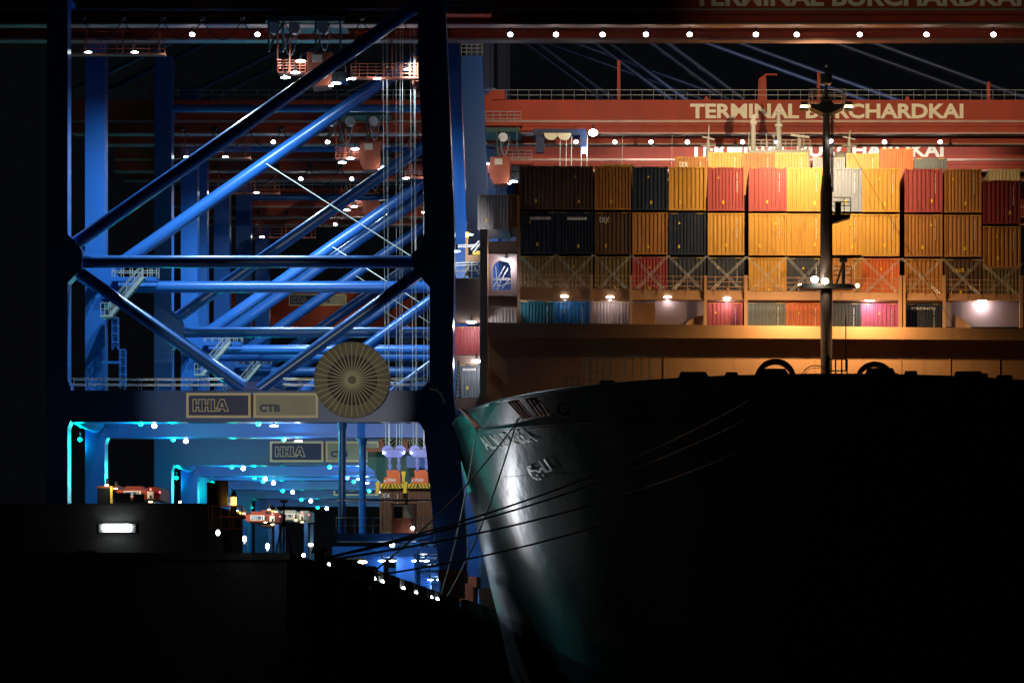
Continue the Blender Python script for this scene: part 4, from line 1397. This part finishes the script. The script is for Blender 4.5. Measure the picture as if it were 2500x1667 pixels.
# ================================================================== TROLLEYS with driver cabs
def trolley(px, py, d, sc, label):
    """px,py = top left of the cab group in the photograph"""
    sd = S(d) * sc
    O = P(px, py, d)
    T = thing('crane_trolley', label, 'crane trolley', O, 'trolleys with driver cabs under the booms')
    def X(v): return O.x + v * sd
    def Z(v): return O.z - v * sd
    f = MB()
    f.box(X(-100), X(90), d, d + 5, Z(-75), Z(-88))
    for x in (-95, -60, 20, 80):
        f.box(X(x), X(x + 4), d + 0.1, d + 0.5, Z(-2), Z(-75.1))
    for x in (-95, -60, 20):
        f.beam((X(x), d + 0.3, Z(-4)), (X(x + 36), d + 0.3, Z(-72)), 0.12, 0.12)
    f.build('trolley_frame', M['greenbox'], T)
    for x in (-80, -30, 40):
        MB().tube((X(x), d + 0.2, Z(-60)), (X(x), d + 0.9, Z(-60)), 14 * sd, 20).build('sheave', M['steel'], T)
    c = MB()
    c.prism([(X(0), Z(0)), (X(60), Z(0)), (X(60), Z(62)), (X(52), Z(80)), (X(12), Z(84)), (X(0), Z(62))], d + 0.2, d + 2.4)
    co = c.build('cab', M['rust'], T)
    MB().box(X(14), X(38), d + 0.12, d + 0.195, Z(24), Z(6)).build('cab_window', M['palew'], co)
    MB().box(X(64), X(92), d + 0.4, d + 2.2, Z(44), Z(26)).build('side_window', M['glass'], co)
    g = MB()
    g.prism([(X(60.3), Z(48)), (X(92), Z(46)), (X(98), Z(70)), (X(60.3), Z(66))], d + 0.3, d + 2.2)
    g.build('cab_nose', M['glass'], co)
    for x, y_ in ((72, 76), (60, 82), (-28, 50), (-52, 62), (-14, 22)):
        lamp_fix(co, (X(x), d + 0.2, Z(y_)), 0.20 if x != 60 else 0.1, 'lampw', 'cab_lamp', 'oval')
    light('POINT', 'cab_light', (X(66), d - 0.4, Z(88)), 40, (1.0, 0.93, 0.85), T, 0.2)
    light('POINT', 'cab_light', (X(-40), d - 0.4, Z(62)), 40, (0.9, 0.97, 1), T, 0.2)
    pl = MB()
    pl.box(X(-72), X(-4), d + 0.4, d + 2, Z(48), Z(45))
    railing(pl, (X(-72), d + 0.4, Z(45)), (X(-4), d + 0.4, Z(45)), 27 * sd, 5, 0.03, 3)
    for x in (-72, -42): pl.tube((X(x), d + 0.6, Z(45)), (X(x), d + 0.6, Z(-75)), 0.06, 6)
    pl.build('service_platform', M['rust'], T)
    cb = MB()
    for (xa, xb, s) in ((-60, -18, 30), (30, 60, 18)):
        pts = [(X(xa + (xb - xa) * i / 12), d - 0.1, Z(-60 + (s + 40) * (1 - (i / 6 - 1) ** 2))) for i in range(13)]
        cb.path(pts, 0.035, 5)
    cb.build('loop_cable', M['steel'], T)
    return T


trolley(748, 127, 254.5, 1.0, 'red driver cab with lamps hanging below the nearest boom, behind the diagonal tube')
trolley(878, 345, 304.0, 0.83, 'small red cab and caged platform below the second boom, behind the hoist ropes')
trolley(884, 468, 360.0, 0.72, 'distant pale driver cab seen between the blue diagonals')
trolley(1196, 382, 304.0, 0.80, 'red driver cab over the ship beside the port container stack')

# sheave block under the second boom
HB = thing('rope_sheave_block', 'dark blue sheave carriage under the second boom above the port stacks', 'sheave block', P(1370, 330, 303), None)
b = MB(); box_px(b, 1300, 1430, 315, 330, 303, 2); box_px(b, 1308, 1328, 330.2, 372, 303.2, 0.6); box_px(b, 1416, 1430, 330.2, 360, 303.2, 0.6)
b.build('carriage', M['staydim'], HB)
for px in (1345, 1377):
    c = P(px, 325, 302.7)
    MB().ring(c, 0, 17 * S(303), 0, 0.2, 24, 180, 360).build('sheave', M['cream'], HB)
lamp_fix(HB, P(1448, 324, 302.5), 0.34, 'lampw', 'work_lamp')
b = MB(); box_px(b, 1421, 1431, 361, 373, 303.0, 0.3); b.build('lamp_panel', M['lampw'], HB)
light('POINT', 'work_light', P(1448, 330, 301.8), 110, (0.8, 0.92, 1), HB, 0.3)
rp = MB()
for px in (1368, 1383, 1396, 1420, 1434, 1520, 1641):
    rp.tube(P(px, 330, 303.5), P(px - 2, 470, 303.5), 0.03 if px < 1500 else 0.015, 5)
rp.build('hoist_ropes', M['rope'], HB)

# machinery house hull-shape behind the spreaders
MH = thing('machinery_house', 'dark green hopper-shaped house with red roof rim behind the spreaders', 'machinery house', P(960, 1200, 284), None)
quadp(MB(), [(898, 1103), (1062, 1103), (1062, 1190), (940, 1190), (921, 1170), (915, 1150), (898, 1138)], 284, 6).build('body', M['greenbox'], MH)
quadp(MB(), [(888, 1093), (1066, 1093), (1066, 1102.8), (898, 1102.8)], 283.6, 6.8).build('roof_rim', M['rust'], MH)
for px in (931, 988):
    b = MB(); box_px(b, px - 7, px + 7, 1081, 1092.8, 284, 1); box_px(b, px - 4, px + 4, 1062, 1080.8, 284, 0.5); b.build('roof_post', M['rust'], MH)
b = MB(); box_px(b, 992, 1060, 1112, 1142, 283.2, 0.6); b.build('blue_panel', M['blue'], MH)

# ================================================================== STRADDLE CARRIERS
def carrier(px0, px1, ytop, d, key, label, sgn=True):
    a = P(px0, ytop, d); b = P(px1, ytop, d)
    w = b.x - a.x; zt = a.z
    T = thing('straddle_carrier', label, 'straddle carrier', ((a.x + b.x) / 2, d, QZ + 0.26), 'straddle carriers driving behind the quay wall')
    u = w / 160.0
    def X(v): return a.x + v * u
    def Z(v): return zt - v * u
    zb = QZ + 0.26
    for vx in (18, 132):
        for dy in (0, 4.5):
            l = MB().box(X(vx), X(vx + 12), d + dy, d + dy + 0.5, zb + 1.3, Z(40))
            lo = l.build('leg', M['blue'], T)
            MB().tube((X(vx), d + dy + 0.25, zb + 0.62), (X(vx + 12), d + dy + 0.25, zb + 0.62), 0.6, 16).build('wheel', M['black'], lo)
    for vx in (16, 130):
        MB().box(X(vx), X(vx + 16), d - 0.8, d + 6, zb + 1.3, zb + 1.9).build('side_beam', M['blue'], T)
    m = M[key]
    t = MB()
    t.prism([(X(46), Z(12)), (X(118), Z(10)), (X(122), Z(24)), (X(118), Z(34)), (X(52), Z(32)), (X(44), Z(22))], d - 0.1, d + 4.8)
    t.box(X(62), X(104), d + 0.4, d + 3, Z(11), Z(2))
    t.box(X(118.5), X(146), d + 0.2, d + 4.6, Z(34), Z(4))
    t.box(X(34), X(46), d + 0.5, d + 4, Z(14), Z(0))
    to = t.build('top_frame', m, T)
    if sgn:
        fr = MB().box(X(62), X(103), d - 0.14, d - 0.101, Z(28), Z(14))
        fo = fr.build('sign_frame', M['white'], to)
        MB().box(X(64), X(93), d - 0.16, d - 0.141, Z(26), Z(16)).build('sign_panel', M['navy'], fo)
        text('HHLA', 'lettering', M['white'], X(65), X(84), Z(25), Z(17), d - 0.161, fo, 0.01, 0.0)
        MB().box(X(95), X(98), d - 0.16, d - 0.141, Z(26), Z(16)).build('divider', M['brownbar'], fo)
        MB().box(X(118), X(133), d - 0.2, d - 0.1, Z(32), Z(15)).build('number_plate', M['white'], to)
    c = MB().box(X(1), X(32), d - 0.6, d + 1.4, Z(50), Z(8))
    co = c.build('driver_cab', M['glass'], T)
    fr = MB()
    fr.box(X(0), X(33), d - 0.65, d + 1.45, Z(7.8), Z(3))
    fr.box(X(0), X(33), d - 0.65, d + 1.45, Z(54), Z(50.2))
    fr.build('cab_frame', M['rust'], co)
    MB().box(X(32.5), X(37), d - 0.7, d - 0.5, Z(54), Z(4)).build('grab_bar', M['yellow'], co)
    for v, z in ((24, 1), (45, 9), (108, 35), (128, 41)):
        lamp_fix(T, (X(v), d - 0.6, Z(z)), 3.1 * u, 'lampo', 'work_lamp', 'oval')
    for v, z in ((3, 5), (128, 11), (150, 18)):
        MB().ball((X(v), d - 0.5, Z(z)), 2.2 * u, 8).build('marker_lamp', M['lampr'], T, True)
    light('POINT', 'work_light', (X(84), d - 1.6, Z(8)), 70, (1.0, 0.82, 0.62), T, 0.2)
    light('POINT', 'work_light', (X(36), d - 1.3, Z(3)), 30, (1.0, 0.85, 0.65), T, 0.2)
    return T


carrier(240, 403, 1184, 240.0, 'red', 'red straddle carrier with a dark cab, nearest, above the dark harbour building')
carrier(560, 694, 1246, 281.0, 'red', 'small red straddle carrier behind the orange beacon lamp')
carrier(640, 764, 1243, 296.0, 'carriergrey', 'pale grey straddle carrier right of the beacon mast')

# ================================================================== QUAYSIDE BUILDING, BEACON, WALL, LAMPS
db = 150.0
HBD = thing('harbour_building', 'low dark harbour building with one bright white wall lamp', 'building', (P(255, 0, db).x, db, QZ + 0.26), None)
a = P(-60, 1235, db); b = P(508, 1235, db)
MB().box(a.x, b.x, db, db + 12, QZ + 0.26, a.z).build('wall', M['darkwall'], HBD)
MB().box(a.x - 0.1, b.x + 0.12, db - 0.12, db + 12.1, a.z + 0.003, a.z + 0.10).build('roof_edge', M['darkwall'], HBD)
lp0 = P(241, 1299, db - 0.14); lp1 = P(331, 1278, db - 0.14)
bx_ = MB().box(lp0.x, lp1.x, db - 0.12, db - 0.003, lp0.z, lp1.z)
bo = bx_.build('wall_lamp', M['steel'], HBD)
MB().box(P(253, 0, db).x, P(320, 0, db).x, db - 0.17, db - 0.121, P(0, 1296, db).z, P(0, 1280, db).z).build('lamp_glass', M['lampw'], bo)
light('POINT', 'wall_lamp_light', (P(285, 0, db).x, db - 0.9, P(0, 1283, db).z), 8, (0.9, 0.95, 1), HBD, 0.15)
light('SPOT', 'sign_fill_light', (P(300, 0, db).x, db + 0.15, P(0, 1240, db).z + 0.38), 85000, (1.0, 0.88, 0.68), HBD, 0.3, aim=P(670, 970, 250), cone=10.5, blend=0.45)  # unseen source added on the roof to brighten sign and reel
light('SPOT', 'boom_fill_light', (P(340, 0, db).x, db + 0.15, P(0, 1240, db).z + 0.38), 36000, (1.0, 0.86, 0.6), HBD, 0.1, aim=P(2150, 5, 255), cone=14, blend=0.8)  # another added roof source, there only to lift the nearest boom's lettering
MB().box(P(340, 0, db).x - 0.2, P(340, 0, db).x + 0.2, db - 0.2, db, a.z + 0.11, a.z + 0.45).build('added_lamp_box', M['black'], HBD)  # boxes added to screen the two added roof sources from the camera
MB().box(P(300, 0, db).x - 0.3, P(300, 0, db).x + 0.3, db - 0.25, db, a.z + 0.11, a.z + 0.5).build('added_lamp_box', M['black'], HBD)
pr = MB()
db2 = 128.5
PR = thing('railing_pipe', 'dark bent pipe railing on the quay head in front of the building', 'railing', P(400, 1362, 133), None)
pr.path([P(172, 1366, 133), P(190, 1346, 133), P(230, 1346, 133), P(245, 1366, 133)], 0.03, 6)
pr.path([P(250, 1367, 133), P(285, 1354, 133), P(670, 1358, 133), P(700, 1372, 133)], 0.05, 8)
pr.build('pipe', M['black'], PR)

BC = thing('harbour_beacon', 'harbour beacon platform with glowing orange lantern and brown drum', 'beacon', P(545, 1365, 134), None)
db2 = 134.0
b = MB()
b.tube(P(558, 1370, db2), P(558, 1300, db2), 0.17, 12)
b.tube(P(545, 1300, db2), P(545, 1293, db2), 0.62, 20)
b.build('platform', M['black'], BC)
b = MB(); box_px(b, 505, 530, 1178, 1234, db2, 0.4); b.build('drum_bracket', M['black'], BC)
MB().tube(P(541, 1234, db2 - 0.3), P(541, 1173, db2 - 0.3), 0.225, 28).build('drum', M['reel'], BC, True)
l_ = MB().tube(P(570.5, 1233, db2 - 0.2), P(570.5, 1213, db2 - 0.2), 0.095, 14)
lo = l_.build('lantern', M['lampb'], BC, True)
MB().tube(P(570.5, 1232, db2 - 0.2), P(570.5, 1215, db2 - 0.2), 0.03, 8).build('filament', M['lampo'], lo)
cg = MB()
for i in range(6):
    t = math.pi * i / 3
    o_ = Vector((math.cos(t) * 0.12, math.sin(t) * 0.12, 0))
    cg.tube(P(570.5, 1236, db2 - 0.2) + o_, P(570.5, 1211, db2 - 0.2) + o_, 0.006, 5)
cg.tube(P(570.5, 1212, db2 - 0.2), P(570.5, 1201, db2 - 0.2), 0.13, 12, 0.03)
cg.tube(P(570.5, 1262, db2 - 0.2), P(570.5, 1236, db2 - 0.2), 0.14, 12, 0.09)
cg.tube(P(570.5, 1290, db2 - 0.2), P(570.5, 1262, db2 - 0.2), 0.25, 12, 0.14)
cg.build('lantern_cage', M['black'], lo)
light('POINT', 'lantern_light', P(562, 1224, db2 - 0.75), 1.6, (1.0, 0.42, 0.08), BC, 0.05)
rl = MB()
for y_ in (1235, 1262, 1290): rl.tube(P(508, y_, db2 - 0.6), P(590, y_, db2 - 0.6), 0.02, 6)
for x in (508, 518, 538, 560, 590): rl.tube(P(x, 1291, db2 - 0.6), P(x, 1234, db2 - 0.6), 0.02, 6)
rl.build('railing', M['rust'], BC)
ld = MB()
for x in (512, 527): ld.tube(P(x, 1360, db2 - 0.5), P(x, 1292, db2 - 0.5), 0.018, 6)
for i in range(7): ld.tube(P(512, 1300 + i * 9, db2 - 0.5), P(527, 1300 + i * 9, db2 - 0.5), 0.014, 6)
ld.build('ladder', M['black'], BC)
MB().tube(P(554, 1352, db2 + 0.4), P(554, 1296, db2 + 0.4), 0.06, 10).build('white_pipe', M['white'], BC)
TP = thing('tripod_mast', 'thin black tripod mast with an orange head plate beside the beacon', 'mast', P(690, 1370, 140), None)
b = MB()
b.tube(P(693, 1370, 140), P(693, 1225, 140), 0.035, 8)
for x in (668, 718): b.tube(P(x, 1372, 140), P(693, 1262, 140), 0.03, 8)
b.build('mast', M['black'], TP)
b = MB(); box_px(b, 684, 702, 1220, 1226, 140, 0.06); b.build('head_plate', M['orangered'], TP)

# flood wall running along the quay edge
WL_ = MB()
x0w, x1w = QX - 0.9, QX - 0.55
WL_.prism([(0, 0), (1, 0), (1, 1), (0, 1)], 0, 0.001) if False else None
FWL = MB()
FWL.box(x0w - 0.0, x1w, 160, 246.4, QZ + 0.251, QZ + 0.95)
FWL.box(x0w + 0.45, x1w + 0.45, 246.45, 330, QZ + 0.251, QZ + 0.95)  # far stretch added to keep lamp light off the lower hull
for i in range(24): FWL.box(x1w + 0.002, x1w + 0.1, 160 + i * 3.5, 160.4 + i * 3.5, QZ + 0.251, QZ + 0.93)
o = FWL.build('flood_wall', M['concrete']); tag(o, 'low grey concrete wall running along the quay edge', 'wall')
qx = QX - 1.0
k = 0
LW = []
for px, py in ((532, 1300), (597, 1315), (653, 1333), (741, 1355), (803, 1378), (914, 1413), (934, 1420), (985, 1436), (1016, 1447), (1053, 1459), (1068, 1463)):
    d = -(QX - 0.45) / (VX - px) * F if px > 700 else None
    d = (-(QX - 0.45)) / (VX - px) * F
    c = P(px, py, d)
    T = thing('quay_lamp', '%s small bright lamp post along the quay edge from the near end' % ('first second third fourth fifth sixth seventh eighth ninth tenth eleventh'.split()[k]), 'lamp', (c.x, d, QZ + 0.25), 'small lamps along the quay edge')
    k += 1
    r = 3.6 * S(d) * (1.3 if px < 700 else 1)
    MB().tube((c.x, d, QZ + 0.251), (c.x, d, c.z - r), 0.04, 8).build('post', M['steel'], T)
    MB().ball((c.x, d, c.z), r, 10, 1.5).build('lamp_globe', M['lampw'], T, True)
    MB().tube((c.x, d, c.z + r * 1.4), (c.x, d, c.z + r * 1.8), r * 1.1, 10, r * 0.3).build('cap', M['steel'], T)
    light('POINT', 'lamp_light', (c.x, d - 0.3, c.z), 9, (0.9, 0.97, 1), T, 0.1)
for px, py, d in ((443, 1225, 330), (757, 1329, 300), (885, 1371, 230)):
    c = P(px, py, d)
    T = thing('yard_lamp', {443: 'warm yard lamp right of the nearest straddle carrier', 757: 'pair of warm yellow yard lights low right of the grey carrier', 885: 'warm lamp glowing under the crane platform'}[px], 'lamp', (c.x, d, QZ + 0.26), 'warm yard lamps')
    MB().tube((c.x, d, QZ + 0.26), (c.x, d, c.z - 0.1), 0.06, 8).build('post', M['steel'], T)
    MB().ball(c, 0.15, 10, 0.55, 1.8).build('lamp_head', M['lampo'], T, True)

# bollards at the quay edge and the mooring lines
for px, lab in ((780, 'near black bollard holding three dark lines'), (903, 'farther black bollard holding two crossing lines')):
    d = 13.35 / (VX - px) * F
    c = P(px, 0, d)
    T = thing('mooring_bollard', lab, 'bollard', (c.x, d, QZ + 0.25), 'bollards on the quay edge')
    b = MB(); b.tube((c.x, d, QZ + 0.251), (c.x, d, QZ + 0.7), 0.22, 16, 0.18); b.tube((c.x, d, QZ + 0.7), (c.x, d, QZ + 0.9), 0.32, 16, 0.28)
    b.build('post', M['black'], T)


def rope(pts, sag, r, label, m='hawser'):
    A, B_ = pts
    n = 18
    L = []
    for i in range(n + 1):
        t = i / n
        p = Vector(A).lerp(Vector(B_), t)
        p.z -= sag * 4 * t * (1 - t)
        L.append(p)
    mb = MB().path(L, r, 6)
    o = mb.build('mooring_rope', M[m])
    tag(o, label, 'rope', 'mooring lines of the ship')


d780 = 13.35 / (VX - 780) * F
d903 = 13.35 / (VX - 903) * F
qa = P(780, 1365, d780); qb = P(903, 1402, d903)
rope((P(1850, 965, 231), qa), 0.9, 0.045, 'uppermost long dark line from the stem down to the near bollard', 'black')  # dark lines use black: their unlit silhouette is painted into the colour
rope((P(1870, 1000, 231), qa + Vector((0, 0.2, 0))), 0.8, 0.045, 'second long dark line sweeping from the stem to the near bollard', 'black')
rope((P(1900, 1060, 231), qa + Vector((0.1, 0.1, -0.05))), 0.9, 0.045, 'lowest long dark line sweeping across the bow plating', 'black')
rope((P(1900, 1110, 231), qb + Vector((0.1, 0.1, -0.05))), 0.9, 0.045, 'dark line under the others ending at the farther bollard', 'black')
rope((on_hull(1278, 1020) + Vector((-0.2, -0.3, 0)), qb), 0.6, 0.045, 'black line running steeply from the bow fairlead across the crane leg', 'black')
d1 = 13.6 / (VX - 1075) * F
rope((on_hull(1175, 1035) + Vector((-0.2, -0.3, 0)), P(1073, 1462, d1)), 0.9, 0.05, 'pale line from the forward port fairlead straight down to the quay')
d2 = 13.6 / (VX - 1092) * F
rope((on_hull(1272, 1022) + Vector((-0.2, -0.3, 0)), P(1088, 1462, d2)), 1.0, 0.05, 'grey line crossing the bright streak on the bow down to the quay')

# rubber fenders on the quay face
for i in range(9):
    y = 140 + i * 13.0
    f = MB(); f.tube((QX + 0.55, y, QZ - 0.3), (QX + 0.55, y, QZ - 4.2), 0.36, 14)
    o = f.build('quay_fender', M['black'], None, True)
    tag(o, '%s black rubber fender down the quay face from the near end' % 'first second third fourth fifth sixth seventh eighth ninth'.split()[i], 'fender', 'fenders along the quay face')
